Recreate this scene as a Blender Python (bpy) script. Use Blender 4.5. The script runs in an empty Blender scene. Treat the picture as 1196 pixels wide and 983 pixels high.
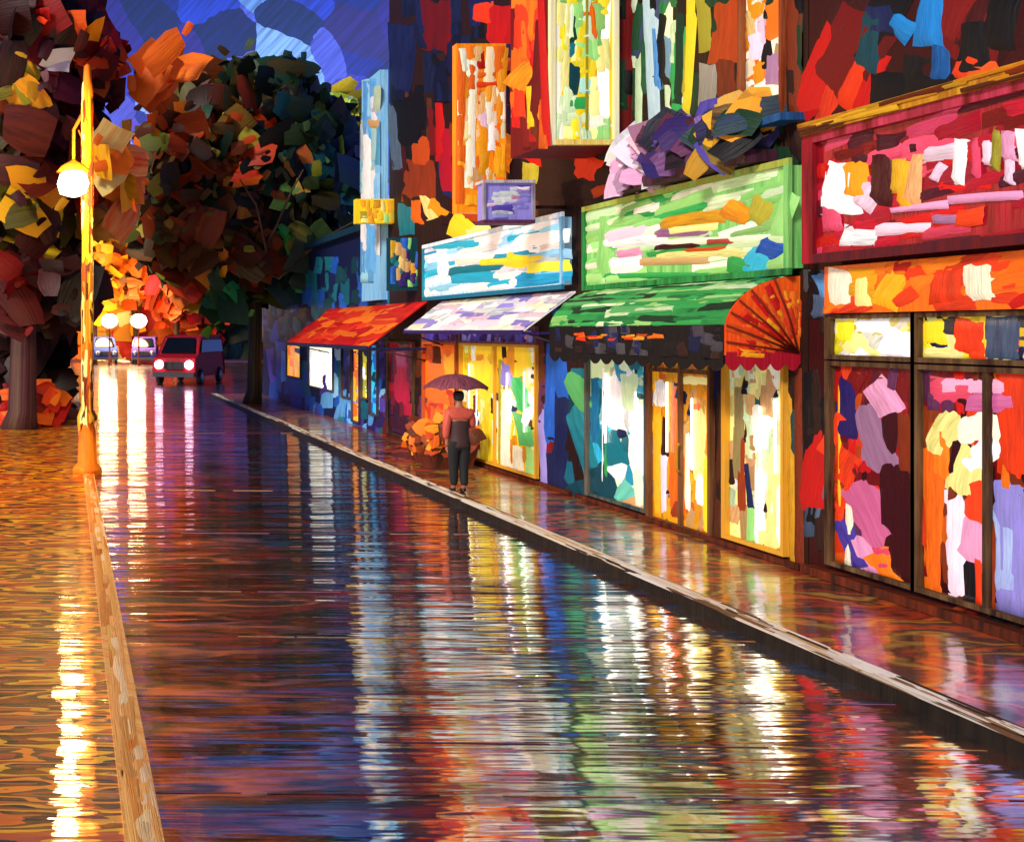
import bpy, math, random
from mathutils import Vector, Matrix
random.seed(7)
R=random.random
def U(a,b): return a+(b-a)*R()
scn=bpy.context.scene
COL=scn.collection
F=1200.0; VX=78.0; VY=387.0; EYE=2.9; WX=8.6
# ---------------------------------------------------------------- colour
def lin(c):
    return c/12.92 if c<=0.04045 else ((c+0.055)/1.055)**2.4
def H(s):
    s=s.lstrip('#'); return tuple(lin(int(s[i:i+2],16)/255.0) for i in (0,2,4))
P={ 'red':'c4140f','dred':'6e0d0c','ddred':'3a0808','crim':'a80e26','rose':'d8415f','pink':'e79ac0','lpink':'f3cfe0',
    'or':'ee6a12','dor':'b8430c','rust':'7d2d0b','amb':'f29a14','gold':'d99a1c','yel':'f2cf22','lyel':'f6e88a','cream':'f7efcf',
    'white':'fbfaf6','brown':'55270f','dbrown':'2b140b','black':'0d0b0d','navy':'0f1a44','blue':'1c55b0','lblue':'5ea4e2','sky':'8fcdf0',
    'cyan':'2aa5c8','teal':'136a78','dteal':'0b3a44','green':'2f9a4a','lgreen':'8fd070','pgreen':'cfe9b4','dgreen':'12351f','olive':'5b5a12',
    'lolive':'a2992a','vio':'4b3a9c','dvio':'2a1c5c','lvio':'8f84d4','plum':'5c2a4c','grey':'8b8a8e','dgrey':'3c3b40','lgrey':'c8ccd4',
    'maroon':'4a1020','orred':'e83a12','mauve':'9a6a8c','tan':'c79a62','khaki':'8a7a4a','slate':'46566c'}
P={k:H(v) for k,v in P.items()}
def C(c):
    if isinstance(c,str):
        return P[c] if c in P else H(c)
    return c
def jit(c,a=0.18):
    k=1+U(-a,a); return tuple(max(0.002,min(0.92,x*k*(1+U(-a,a)*0.5))) for x in c)
def mixc(a,b,t): return tuple(x*(1-t)+y*t for x,y in zip(a,b))
# ---------------------------------------------------------------- materials
def new_mat(name):
    m=bpy.data.materials.new(name); m.use_nodes=True
    nt=m.node_tree; nt.nodes.clear(); return m,nt
def N(nt,t,**k):
    n=nt.nodes.new(t)
    for a,b in k.items(): setattr(n,a,b)
    return n
def paint_mat(name,emit=0.0,rough=0.42,bump=0.5):
    m,nt=new_mat(name); L=nt.links.new
    out=N(nt,'ShaderNodeOutputMaterial'); bs=N(nt,'ShaderNodeBsdfPrincipled')
    a1=N(nt,'ShaderNodeAttribute',attribute_name='c1'); a2=N(nt,'ShaderNodeAttribute',attribute_name='c2')
    st=N(nt,'ShaderNodeAttribute',attribute_name='st')
    mp=N(nt,'ShaderNodeMapping'); mp.inputs['Scale'].default_value=(5.5,0.55,1)
    L(st.outputs['Vector'],mp.inputs['Vector'])
    n1=N(nt,'ShaderNodeTexNoise'); n1.inputs['Scale'].default_value=1.0; n1.inputs['Detail'].default_value=4; n1.inputs['Roughness'].default_value=.65
    L(mp.outputs[0],n1.inputs['Vector'])
    rp=N(nt,'ShaderNodeValToRGB'); rp.color_ramp.elements[0].position=.36; rp.color_ramp.elements[1].position=.74
    L(n1.outputs['Fac'],rp.inputs[0])
    mx=N(nt,'ShaderNodeMix',data_type='RGBA'); L(rp.outputs[0],mx.inputs[0]); L(a1.outputs['Color'],mx.inputs[6]); L(a2.outputs['Color'],mx.inputs[7])
    mp2=N(nt,'ShaderNodeMapping'); mp2.inputs['Scale'].default_value=(16,1.0,1); L(st.outputs['Vector'],mp2.inputs['Vector'])
    n2=N(nt,'ShaderNodeTexNoise'); n2.inputs['Scale'].default_value=1.0; n2.inputs['Detail'].default_value=3; L(mp2.outputs[0],n2.inputs['Vector'])
    bp=N(nt,'ShaderNodeBump'); bp.inputs['Strength'].default_value=bump; bp.inputs['Distance'].default_value=0.03
    L(n2.outputs['Fac'],bp.inputs['Height']); L(bp.outputs[0],bs.inputs['Normal'])
    L(mx.outputs[2],bs.inputs['Base Color']); bs.inputs['Roughness'].default_value=rough
    bs.inputs['Specular IOR Level'].default_value=.22
    if emit>0:
        L(mx.outputs[2],bs.inputs['Emission Color']); bs.inputs['Emission Strength'].default_value=emit
    L(bs.outputs[0],out.inputs[0]); return m
M_PAINT=paint_mat('painted_surface',rough=.62); M_LIT=paint_mat('lit_glass',emit=0.24,rough=.3,bump=.3); M_DIM=paint_mat('dim_lit_glass',emit=0.16,rough=.3,bump=.3); M_BRT=paint_mat('bright_lit_glass',emit=1.0,rough=.3,bump=.3)
M_SIGN=paint_mat('backlit_sign',emit=0.13); M_LEAF=paint_mat('foliage',rough=.5,bump=.5)
def flat_mat(name,c,rough=.5,metal=0,emit=0):
    m,nt=new_mat(name); out=N(nt,'ShaderNodeOutputMaterial'); bs=N(nt,'ShaderNodeBsdfPrincipled')
    tc=N(nt,'ShaderNodeTexCoord'); n=N(nt,'ShaderNodeTexNoise'); n.inputs['Scale'].default_value=6; n.inputs['Detail'].default_value=5
    nt.links.new(tc.outputs['Object'],n.inputs['Vector'])
    mx=N(nt,'ShaderNodeMix',data_type='RGBA'); c=C(c); mx.inputs[6].default_value=(*[x*.7 for x in c],1); mx.inputs[7].default_value=(*[min(1,x*1.2) for x in c],1)
    nt.links.new(n.outputs['Fac'],mx.inputs[0]); nt.links.new(mx.outputs[2],bs.inputs['Base Color'])
    bs.inputs['Roughness'].default_value=rough; bs.inputs['Metallic'].default_value=metal
    if emit: bs.inputs['Emission Color'].default_value=(*c,1); bs.inputs['Emission Strength'].default_value=emit
    nt.links.new(bs.outputs[0],out.inputs[0]); return m
def wet_mat(name,cols,gl=.6,rough=.09,sx=.55,sy=5.0,amp=1.0,tint=(1,1,1),const=False,lo=.34,wd=.32,dry=0,cols2=None):
    """wet stone: coloured slabs under a rippled film of water"""
    m,nt=new_mat(name); L=nt.links.new; out=N(nt,'ShaderNodeOutputMaterial')
    g=N(nt,'ShaderNodeNewGeometry')
    def noise(scale,detail=4,rg=.55,off=0):
        mp=N(nt,'ShaderNodeMapping'); mp.inputs['Scale'].default_value=scale; mp.inputs['Location'].default_value=(off,off*2,0)
        L(g.outputs['Position'],mp.inputs['Vector'])
        n=N(nt,'ShaderNodeTexNoise'); n.inputs['Scale'].default_value=1; n.inputs['Detail'].default_value=detail; n.inputs['Roughness'].default_value=rg
        L(mp.outputs[0],n.inputs['Vector']); return n
    nc=noise((sx*1.5,sy*.75,1),3,.5)
    rp=N(nt,'ShaderNodeValToRGB'); cr=rp.color_ramp
    while len(cr.elements)<len(cols): cr.elements.new(.5)
    for i,c in enumerate(cols):
        cr.elements[i].position=lo+wd*i/(len(cols)-1); cr.elements[i].color=(*C(c),1)
    if const: cr.interpolation='CONSTANT'
    colout=rp.outputs[0]
    if cols2:   # coloured light on the street put into the stone: red-orange left, blue right
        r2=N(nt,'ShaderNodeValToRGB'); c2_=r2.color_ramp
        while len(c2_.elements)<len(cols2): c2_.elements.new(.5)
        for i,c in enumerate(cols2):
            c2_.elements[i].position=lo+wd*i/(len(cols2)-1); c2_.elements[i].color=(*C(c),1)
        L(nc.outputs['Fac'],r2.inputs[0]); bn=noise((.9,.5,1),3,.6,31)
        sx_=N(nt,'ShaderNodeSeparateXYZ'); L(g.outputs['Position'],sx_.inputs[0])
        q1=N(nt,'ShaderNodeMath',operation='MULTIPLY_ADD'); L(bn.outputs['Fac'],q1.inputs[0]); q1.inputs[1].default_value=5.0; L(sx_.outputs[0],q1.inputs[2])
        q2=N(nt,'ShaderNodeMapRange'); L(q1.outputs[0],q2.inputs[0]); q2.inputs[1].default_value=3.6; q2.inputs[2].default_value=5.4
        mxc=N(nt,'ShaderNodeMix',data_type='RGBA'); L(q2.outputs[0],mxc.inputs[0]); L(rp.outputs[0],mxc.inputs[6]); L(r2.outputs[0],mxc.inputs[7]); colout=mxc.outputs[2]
    L(nc.outputs['Fac'],rp.inputs[0])
    a=noise((sx,sy,1),3,.5,3); b=noise((sx*2.2,sy*3.2,1),2,.5,9); c=noise((3.0,1.2,1),2,.5,5)
    def mul(x,k):
        q=N(nt,'ShaderNodeMath',operation='MULTIPLY'); L(x,q.inputs[0]); q.inputs[1].default_value=k; return q.outputs[0]
    def add(x,y):
        q=N(nt,'ShaderNodeMath',operation='ADD'); L(x,q.inputs[0]); L(y,q.inputs[1]); return q.outputs[0]
    h=add(add(mul(a.outputs['Fac'],1.0),mul(b.outputs['Fac'],.17)),mul(c.outputs['Fac'],.10))
    bp=N(nt,'ShaderNodeBump'); bp.inputs['Strength'].default_value=1; bp.inputs['Distance'].default_value=.02*amp
    L(h,bp.inputs['Height'])
    df=N(nt,'ShaderNodeBsdfPrincipled'); L(colout,df.inputs['Base Color']); df.inputs['Roughness'].default_value=.5; L(bp.outputs[0],df.inputs['Normal'])
    gs=N(nt,'ShaderNodeBsdfGlossy'); gs.inputs['Roughness'].default_value=rough; gs.inputs['Color'].default_value=(*tint,1); L(bp.outputs[0],gs.inputs['Normal'])
    tg=N(nt,'ShaderNodeCombineXYZ'); tg.inputs[0].default_value=1; L(tg.outputs[0],gs.inputs['Tangent']); gs.inputs['Anisotropy'].default_value=.9
    # film of water thicker in some places
    w=N(nt,'ShaderNodeMapRange'); L(nc.outputs['Fac'],w.inputs[0]); w.inputs[1].default_value=.3; w.inputs[2].default_value=.7; w.inputs[3].default_value=gl-.12; w.inputs[4].default_value=min(.97,gl+.15)
    wf=w.outputs[0]
    if dry:
        e=noise((sx*.9,sy*.8,1),2,.5,21); dr=N(nt,'ShaderNodeMapRange'); L(e.outputs['Fac'],dr.inputs[0]); dr.inputs[1].default_value=.40; dr.inputs[2].default_value=.52; dr.inputs[3].default_value=1-dry; dr.inputs[4].default_value=1.0
        q=N(nt,'ShaderNodeMath',operation='MULTIPLY'); L(wf,q.inputs[0]); L(dr.outputs[0],q.inputs[1]); wf=q.outputs[0]
    ms=N(nt,'ShaderNodeMixShader'); L(wf,ms.inputs[0]); L(df.outputs[0],ms.inputs[1]); L(gs.outputs[0],ms.inputs[2])
    L(ms.outputs[0],out.inputs[0]); return m
def glow(name,c,e):
    m,nt=new_mat(name); out=N(nt,'ShaderNodeOutputMaterial'); em=N(nt,'ShaderNodeEmission'); em.inputs[0].default_value=(*c,1); em.inputs[1].default_value=e; nt.links.new(em.outputs[0],out.inputs[0]); return m
# ---------------------------------------------------------------- mesh collector
class PM:
    def __init__(s): s.v=[];s.f=[];s.c1=[];s.c2=[];s.st=[];s.mi=[];s.sm=[]
    def add(s,vs,fs,c1,c2=None,st=None,mi=0,smooth=False):
        b=len(s.v); c1=C(c1); c2=C(c2) if c2 else mixc(c1,(.0,.0,.0),.22)
        s.v+= [tuple(v) for v in vs]
        s.f+= [tuple(i+b for i in f) for f in fs]
        s.mi+=[mi]*len(fs); s.sm+=[smooth]*len(fs)
        s.c1+=[c1]*len(vs); s.c2+=[c2]*len(vs)
        if st is None: st=[(v[1]*1.3+v[0]*1.3,v[2]*1.3,0) for v in vs]
        s.st+=st
    def box(s,a,b,c1,c2=None,mi=0):
        x0,y0,z0=[min(p,q) for p,q in zip(a,b)]; x1,y1,z1=[max(p,q) for p,q in zip(a,b)]
        vs=[(x0,y0,z0),(x1,y0,z0),(x1,y1,z0),(x0,y1,z0),(x0,y0,z1),(x1,y0,z1),(x1,y1,z1),(x0,y1,z1)]
        s.add(vs,[(0,3,2,1),(4,5,6,7),(0,1,5,4),(1,2,6,5),(2,3,7,6),(3,0,4,7)],c1,c2,mi=mi)
    def hexa(s,lo,hi,c1,c2=None,mi=0):   # lo,hi: 4 points each
        s.add(list(lo)+list(hi),[(3,2,1,0),(4,5,6,7),(0,1,5,4),(1,2,6,5),(2,3,7,6),(3,0,4,7)],c1,c2,mi=mi)
    def tube(s,pts,rad,c1,c2=None,n=10,mi=0):
        pts=[Vector(p) for p in pts]; vs=[];fs=[];st=[]
        if not isinstance(rad,(list,tuple)): rad=[rad]*len(pts)
        for i,p in enumerate(pts):
            d=(pts[min(i+1,len(pts)-1)]-pts[max(i-1,0)]).normalized()
            a=d.orthogonal() if abs(d.z)<.95 else Vector((1,0,0)); a=(a-d*a.dot(d)).normalized(); b=d.cross(a)
            for k in range(n):
                t=2*math.pi*k/n; vs.append(p+(a*math.cos(t)+b*math.sin(t))*rad[i]); st.append((k*.4,i*.5,0))
        for i in range(len(pts)-1):
            for k in range(n):
                fs.append((i*n+k,i*n+(k+1)%n,(i+1)*n+(k+1)%n,(i+1)*n+k))
        fs.append(tuple(range(n))[::-1]); fs.append(tuple((len(pts)-1)*n+k for k in range(n)))
        s.add(vs,fs,c1,c2,st,mi,True)
    def lathe(s,prof,cx,cy,c1,c2=None,n=16,mi=0,sx=1,sy=1):
        vs=[];fs=[]
        for r,z in prof:
            for k in range(n):
                t=2*math.pi*k/n; vs.append((cx+r*sx*math.cos(t),cy+r*sy*math.sin(t),z))
        for i in range(len(prof)-1):
            for k in range(n): fs.append((i*n+k,i*n+(k+1)%n,(i+1)*n+(k+1)%n,(i+1)*n+k))
        fs.append(tuple(range(n))[::-1]); fs.append(tuple((len(prof)-1)*n+k for k in range(n)))
        s.add(vs,fs,c1,c2,mi=mi,smooth=True)
    # knife stroke laid on a surface
    def stroke(s,S,cx,cy,w,l,ang,c1,c2=None,lift=.012,th=.02,mi=0,clip=None,rag=.13):
        c1=C(c1); c2=C(c2) if c2 else mixc(jit(c1,.3),tuple(min(.95,x*2.2+.012) for x in c1) if R()<.45 else (.006,.006,.01),U(.15,.5))
        nu,nv=4,6; ca,sa=math.cos(ang),math.sin(ang); bend=U(-.10,.10)*w
        vs=[];st=[]; ox,oy=U(0,50),U(0,50)
        col=[U(.4,1) for _ in range(nu+1)]
        er=[U(-.035,.035) for _ in range(2*(nu+nv+4))]; cr_=[U(-rag,rag) for _ in range(8)]
        tp=U(-.18,.18)
        for j in range(nv+1):
            for i in range(nu+1):
                u=i/nu-.5; v=j/nv-.5; edge=(i in(0,nu)) or (j in(0,nv))
                uu=u*w*(1+tp*v*2); vv=v*l
                k0,k1,q0,q1=.5-u,.5+u,.5-v,.5+v; m_=min(l,w)
                vv+=m_*1.5*(q0*(k0*cr_[0]+k1*cr_[1])+q1*(k0*cr_[2]+k1*cr_[3])); uu+=w*1.3*(q0*(k0*cr_[4]+k1*cr_[5])+q1*(k0*cr_[6]+k1*cr_[7]))
                if j in (0,nv): vv+=er[i+(j>0)*(nu+1)]*m_*1.4
                if i in (0,nu): uu+=er[2*(nu+1)+j%5+(i>0)*5]*w*.5
                uu+=bend*(1-4*v*v)
                a=cx+uu*ca-vv*sa; b=cy+uu*sa+vv*ca
                if clip: a=min(max(a,clip[0]),clip[2]); b=min(max(b,clip[1]),clip[3])
                p,n=S(a,b)
                h=lift+(-th*.9 if edge else th*(col[i]*.7+(.6 if j==nv-1 else 0)))
                if h<.001: h=.001
                vs.append(p+n*h); st.append((u+ox,vv/max(w,1e-4)+oy,0))
        fs=[(j*(nu+1)+i,j*(nu+1)+i+1,(j+1)*(nu+1)+i+1,(j+1)*(nu+1)+i) for j in range(nv) for i in range(nu)]
        s.add(vs,fs,c1,c2,st,mi,True)
    def patch(s,S,x0,y0,x1,y1,c1,c2=None,ang=0,**k):
        # rectangle, strokes run along the longer side
        w,l=abs(x1-x0),abs(y1-y0); cx,cy=(x0+x1)/2,(y0+y1)/2
        if w>l*1.15: s.stroke(S,cx,cy,l,w,math.radians(90+ang),c1,c2,**k)
        else: s.stroke(S,cx,cy,w,l,math.radians(ang),c1,c2,**k)
    def fill(s,S,box,pal,w,l,ang=0,dens=1.7,va=8,**k):
        x0,y0,x1,y1=box; n=int(dens*abs((x1-x0)*(y1-y0))/(w*l))+1
        for i in range(n):
            ww=w*U(.6,1.3); ll=l*U(.55,1.3)
            s.stroke(S,U(x0,x1),U(y0,y1),ww,ll,math.radians(ang+U(-va,va)),jit(C(random.choice(pal))),lift=U(.004,.016),th=U(.008,.016),clip=(min(x0,x1),min(y0,y1),max(x0,x1),max(y0,y1)),**k)
    def leaf(s,c,size,nrm,pal,asp=1.3,cup=.13,mi=0):
        c=Vector(c); n=Vector(nrm).normalized(); a=n.orthogonal().normalized(); a.rotate(Matrix.Rotation(U(0,6.28),3,n)); b=n.cross(a)
        col=jit(C(random.choice(pal)),.25); col2=mixc(jit(col,.4),C(random.choice(pal)),U(.2,.8)); nu,nv=3,4; vs=[];st=[];ox=U(0,50); q=[U(-.16,.16) for _ in range(8)]
        for j in range(nv+1):
            for i in range(nu+1):
                u=i/nu-.5; v=j/nv-.5; k0,k1,q0,q1=.5-u,.5+u,.5-v,.5+v; k=1-.35*v*v*4*(.3 if v>0 else 1)
                uu=size*(u*k*U(.93,1.07)+q0*(k0*q[0]+k1*q[1])+q1*(k0*q[2]+k1*q[3])); vv=size*(v*asp*U(.96,1.04)+q0*(k0*q[4]+k1*q[5])+q1*(k0*q[6]+k1*q[7]))
                vs.append(c+a*uu+b*vv-n*(u*u+v*v)*size*cup*2+n*U(-.02,.02)*size); st.append((u+ox,v*asp+ox,0))
        fs=[(j*(nu+1)+i,j*(nu+1)+i+1,(j+1)*(nu+1)+i+1,(j+1)*(nu+1)+i) for j in range(nv) for i in range(nu)]
        s.add(vs,fs,col,col2,st,mi,True)
    def build(s,name,mats,parent=None,origin=None):
        me=bpy.data.meshes.new(name); o0=Vector(origin) if origin else Vector((0,0,0))
        pw=parent.get('_w') if parent else None
        base=o0 if not parent else Vector(pw)
        vs=[tuple(Vector(v)-base) for v in s.v]
        me.from_pydata(vs,[],s.f)
        for nm,data in (('c1',s.c1),('c2',s.c2)):
            a=me.attributes.new(nm,'FLOAT_COLOR','POINT'); flat=[]
            for c in data: flat+= [c[0],c[1],c[2],1]
            a.data.foreach_set('color',flat)
        a=me.attributes.new('st','FLOAT_VECTOR','POINT'); a.data.foreach_set('vector',[x for q in s.st for x in q])
        if not isinstance(mats,(list,tuple)): mats=[mats]
        for m in mats: me.materials.append(m)
        me.polygons.foreach_set('material_index',s.mi); me.polygons.foreach_set('use_smooth',s.sm); me.update()
        o=bpy.data.objects.new(name,me); COL.objects.link(o)
        if parent: o.parent=parent; o['_w']=list(base)
        else: o.location=o0; o['_w']=list(o0)
        return o
def thing(name,loc,label,cat,group=None):
    o=bpy.data.objects.new(name,None); COL.objects.link(o); o.location=loc; o.empty_display_size=.3; o['_w']=list(loc)
    o['label']=label; o['category']=cat
    if group: o['group']=group
    return o
def tag(o,label,cat,group=None):
    o['label']=label; o['category']=cat
    if group: o['group']=group
    return o
def struct(o,kind='structure'): o['kind']=kind; return o
# ---------------------------------------------------------------- surfaces
def FAC(X=WX):             # facade plane facing the street, addressed by sight line
    def f(a,b):
        Z=F*X/(a-VX); return Vector((X,Z,EYE+(VY-b)*Z/F)),Vector((-1,0,0))
    return f
def FRT(Z):                # plane facing down the street
    def f(a,b): return Vector(((a-VX)*Z/F,Z,EYE+(VY-b)*Z/F)),Vector((0,-1,0))
    return f
def BIL(p00,p10,p11,p01,W,Hh):   # any four cornered sheet
    p00,p10,p11,p01=[Vector(p) for p in (p00,p10,p11,p01)]
    n=(p10-p00).cross(p01-p00).normalized()
    if n.x>.5 or n.z<-.5: n=-n
    def f(a,b):
        s_,t=a/W,b/Hh; return (p00*(1-s_)+p10*s_)*(1-t)+(p01*(1-s_)+p11*s_)*t,n
    return f
def HS(z0,z1,h0,h1,X=WX,flip=False):   # facade sheet in metres: a = 0..W from far(z1) to near(z0), b = 0..H down
    return BIL((X,z1,h1),(X,z0,h1),(X,z0,h0),(X,z1,h0),1,1)
def zx(x,X=WX): return F*X/(x-VX)
def hy(x,y,X=WX): return EYE+(VY-y)*zx(x,X)/F
fac=FAC()
PH=.12 # pavement height

# ================================================================= SETTING
def sheet(name,x0,x1,y0,y1,z,mat,th=0):
    b=PM()
    if th: b.box((x0,y0,z-th),(x1,y1,z),'grey')
    else: b.add([(x0,y0,z),(x1,y0,z),(x1,y1,z),(x0,y1,z)],[(0,1,2,3)],'grey')
    return struct(b.build(name,mat))
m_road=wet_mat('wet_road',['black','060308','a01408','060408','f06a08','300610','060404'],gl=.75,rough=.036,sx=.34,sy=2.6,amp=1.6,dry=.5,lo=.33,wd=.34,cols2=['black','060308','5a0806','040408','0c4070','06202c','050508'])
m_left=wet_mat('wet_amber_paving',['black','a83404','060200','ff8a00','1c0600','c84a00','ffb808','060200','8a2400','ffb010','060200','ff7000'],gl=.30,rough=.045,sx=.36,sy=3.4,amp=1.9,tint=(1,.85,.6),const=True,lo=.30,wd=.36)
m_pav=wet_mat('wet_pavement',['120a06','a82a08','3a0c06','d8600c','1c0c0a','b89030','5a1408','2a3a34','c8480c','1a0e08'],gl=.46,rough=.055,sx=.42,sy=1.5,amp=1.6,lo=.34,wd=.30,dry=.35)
m_ground=wet_mat('wet_ground',['dbrown','rust','2c1208'],gl=.35,rough=.25)
sheet('ground',-400,400,-60,900,-.008,m_ground)
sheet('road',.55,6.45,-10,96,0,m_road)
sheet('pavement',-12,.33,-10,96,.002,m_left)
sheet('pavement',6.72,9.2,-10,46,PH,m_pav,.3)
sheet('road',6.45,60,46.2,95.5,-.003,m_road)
k=PM(); k.box((.33,-10,-.2),(.55,62,.035),'d98a3a','f3c078'); Sk=BIL((.33,4,.035),(.55,4,.035),(.55,60,.035),(.33,60,.035),1,56)
for i in range(150):
    b=56*R()**1.7; k.stroke(Sk,U(.3,.7),b,.5,U(1.2,3)*(.4+b/14),0,random.choice(['e08a3c','f2a65a','d9782c','f8c890','e8a050']),lift=.004,th=.004,clip=(0,0,1,56))
struct(k.build('kerb',M_PAINT))
k=PM(); k.box((6.45,-10,-.2),(6.72,46,PH+.004),'120c08','2c2014'); Sk=BIL((6.45,4,PH+.004),(6.72,4,PH+.004),(6.72,46,PH+.004),(6.45,46,PH+.004),1,42)  # dark underside and cream top highlights of the kerb put into its colour
for i in range(330):
    b=42*R()**1.5; k.stroke(Sk,U(.1,.9),b,.3,U(.6,2)*(.4+b/12),0,random.choice(['fbf4e6','f4e0c0','tan','e8d0b0','f4ead8','7a5a3a','dbrown']),lift=.003,th=.004,clip=(0,0,1,42))
struct(k.build('kerb',M_PAINT))
# joints that cross the street
k=PM()
for y,sl in ((506,0),(572,.012),(622,.01),(690,.012),(742,.02),(812,.025),(862,.03),(925,.02)):
    Z=EYE*F/(y-VY); w=.0005*Z*Z/4+.003
    x=.56
    while x<6.3:
        x2=min(6.44,x+U(.3,1.6)); f_=lambda q:Z-sl*Z*(q-.56)/5.88
        k.add([(x,f_(x)-w,.003),(x2,f_(x2)-w,.003),(x2,f_(x2)+w,.003),(x,f_(x)+w,.003)],[(0,1,2,3)],random.choice(['7a4a5c','mauve','tan','plum','dbrown']),'plum'); x=x2+U(0,.5)
struct(k.build('road_joints',M_PAINT))
# ================================================================= helpers for shops
def frame_bar(pm,x0,x1,h0,h1,c='dbrown',d=.07,X=WX):
    pm.box((X-d,zx(x0,X),h0),(X+.02,zx(x1,X),h1),c,mixc(C(c),C('tan'),.35))
def bx_h(x,y,X=WX): return hy(x,y,X)
def pane(name,parent,x0,x1,h0,h1,pal,w,l,hand=(),ang=0,X=WX-.012,mat=None,fr='dbrown',mull=(),trans=(),dens=1.9,va=7,fw=.05):
    """a lit window: glass > frame. x0,x1 sight lines, h0,h1 metres"""
    g=PM(); g.box((X-.004,zx(x0,X),h0),(X+.008,zx(x1,X),h1),pal[0])
    S=FAC(X-.004); yy=lambda x,h: VY-(h-EYE)*F/zx(x,X)
    # fill via strip sheet so that it stays in the opening
    W=x1-x0; w*=.8; l*=.85; n=int(dens*W*abs(yy((x0+x1)/2,h0)-yy((x0+x1)/2,h1))/(w*l))+2
    def Sh(a,b):
        Z=zx(a,X); return Vector((X-.004,Z,b)),Vector((-1,0,0))
    pxm=(((x0+x1)/2)-VX)/X
    def S2(a,b): return Sh(a,h1-b/pxm)
    H_=(h1-h0)*pxm; clip=(x0,0,x1,H_)
    for i in range(n):
        g.stroke(S2,U(x0,x1),U(0,H_),w*U(.6,1.3),l*U(.5,1.3),math.radians(ang+U(-va,va)*1.6),tuple(x*.78 for x in jit(C(random.choice(pal)))),lift=U(.002,.008),th=U(.003,.007),clip=clip)
    for hsp in hand:
        a0,b0,a1,b1,c=hsp[:5]; an=hsp[5] if len(hsp)>5 else 0
        # hand patches are given by sight line, mapped on the same glass
        k_=lambda x,y:(h1-hy(x,y,X))*pxm
        ca,cb=(a0+a1)/2,(b0+b1)/2; bb=k_(ca,cb); hh=abs(b1-b0)*pxm*zx(ca,X)/F; ww=abs(a1-a0)
        if ww>hh*1.15: g.stroke(S2,ca,bb,hh,ww,math.radians(90+an),c,lift=.012,th=.01,clip=clip)
        else: g.stroke(S2,ca,bb,ww,hh,math.radians(an),c,lift=.012,th=.01,clip=clip)
    gl=g.build(name,mat or M_LIT,parent)
    f=PM(); d=.05; z0,z1=zx(x1,X),zx(x0,X); c2=mixc(C(fr),C('tan'),.3)
    Xa,Xb=X-d-.02,X+.005
    f.box((Xa,z0-.0,h0-fw),(Xb,z1,h0),fr,c2); f.box((Xa,z0,h1),(Xb,z1,h1+fw),fr,c2)
    f.box((Xa,z0-fw,h0-fw),(Xb,z0,h1+fw),fr,c2); f.box((Xa,z1,h0-fw),(Xb,z1+fw*1.6,h1+fw),fr,c2)
    for x in mull: f.box((Xa+.008,zx(x,X)-.03,h0),(Xb-.02,zx(x,X)+.03,h1),fr,c2)
    for h in trans: f.box((Xa+.014,z0,h-.03),(Xb-.024,z1,h+.03),fr,c2)
    f.build('frame',M_PAINT,gl)
    return gl
def wall_mesh(z0,z1,h1,base,back=6.0,h0=-.1):
    w=PM(); w.box((WX,z0,h0),(WX+back,z1,h1),base); return w
def hand(pm,S,lst,lift=.018,th=.02,mi=0,clip=None):
    for h in lst:
        an=h[5] if len(h)>5 else U(-4,4)
        pm.patch(S,h[0],h[1],h[2],h[3],h[4],ang=an,lift=lift+U(0,.008),th=th,mi=mi,clip=clip)

# ================================================================= A  red shop, nearest on the right
A=thing('shop_building',(WX,8.5,0),'red and orange shop under the long red signboard, nearest at the right edge','building')
w=wall_mesh(4.5,11.9,12,'ddred')
S=FAC()
w.fill(S,(944,-160,1330,170),['dred','ddred','black','rust','brown','dred','red','ddred'],44,100,18,1.6)
hand(w,S,[(944,20,985,150,'red',24),(960,0,1010,110,'dred',28),(985,60,1010,130,'orred',25),(1015,80,1060,150,'black'),(925,140,990,158,'dbrown'),
 (1010,0,1050,40,'navy'),(1120,20,1160,90,'black'),(1150,0,1196,60,'black'),(1000,10,1030,90,'dteal',10),(1060,90,1120,140,'black'),(955,90,980,150,'orred',15),(1072,-10,1108,62,'1878c4',3),(1040,20,1068,42,'1878c4',40),(1085,50,1110,95,'0c4a88'),(1132,72,1176,126,'f2561a',0),(1120,60,1150,95,'orred',25)])
# dark pillar and plinth
w.fill(S,(939,315,972,660),['black','dgrey','black','dbrown','slate'],14,60,0,1.6)
hand(w,S,[(952,318,975,350,'lblue',-20),(948,345,970,372,'slate'),(940,500,975,600,'red',15),(960,470,985,540,'orred',30)])
w.fill(S,(972,700,1300,860),['dbrown','rust','dred','black'],12,50,66,1.2)
w.build('wall',M_PAINT,A)
p=PM(); p.box((WX-.14,4.5,PH+.005),(WX+.01,11.85,PH+.10),'dbrown','rust'); p.build('plinth',M_PAINT,A)
# gold cornice
g=PM(); g.box((WX-.32,4.6,5.10),(WX,11.6,5.24),'gold','rust'); Sg=BIL((WX-.33,11.6,5.24),(WX-.33,4.6,5.24),(WX-.33,4.6,5.10),(WX-.33,11.6,5.10),260,10)
g.fill(Sg,(0,0,260,10),['gold','amb','rust','brown','lolive'],5,40,90,1.6,3); g.build('cornice',M_PAINT,A)
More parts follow.
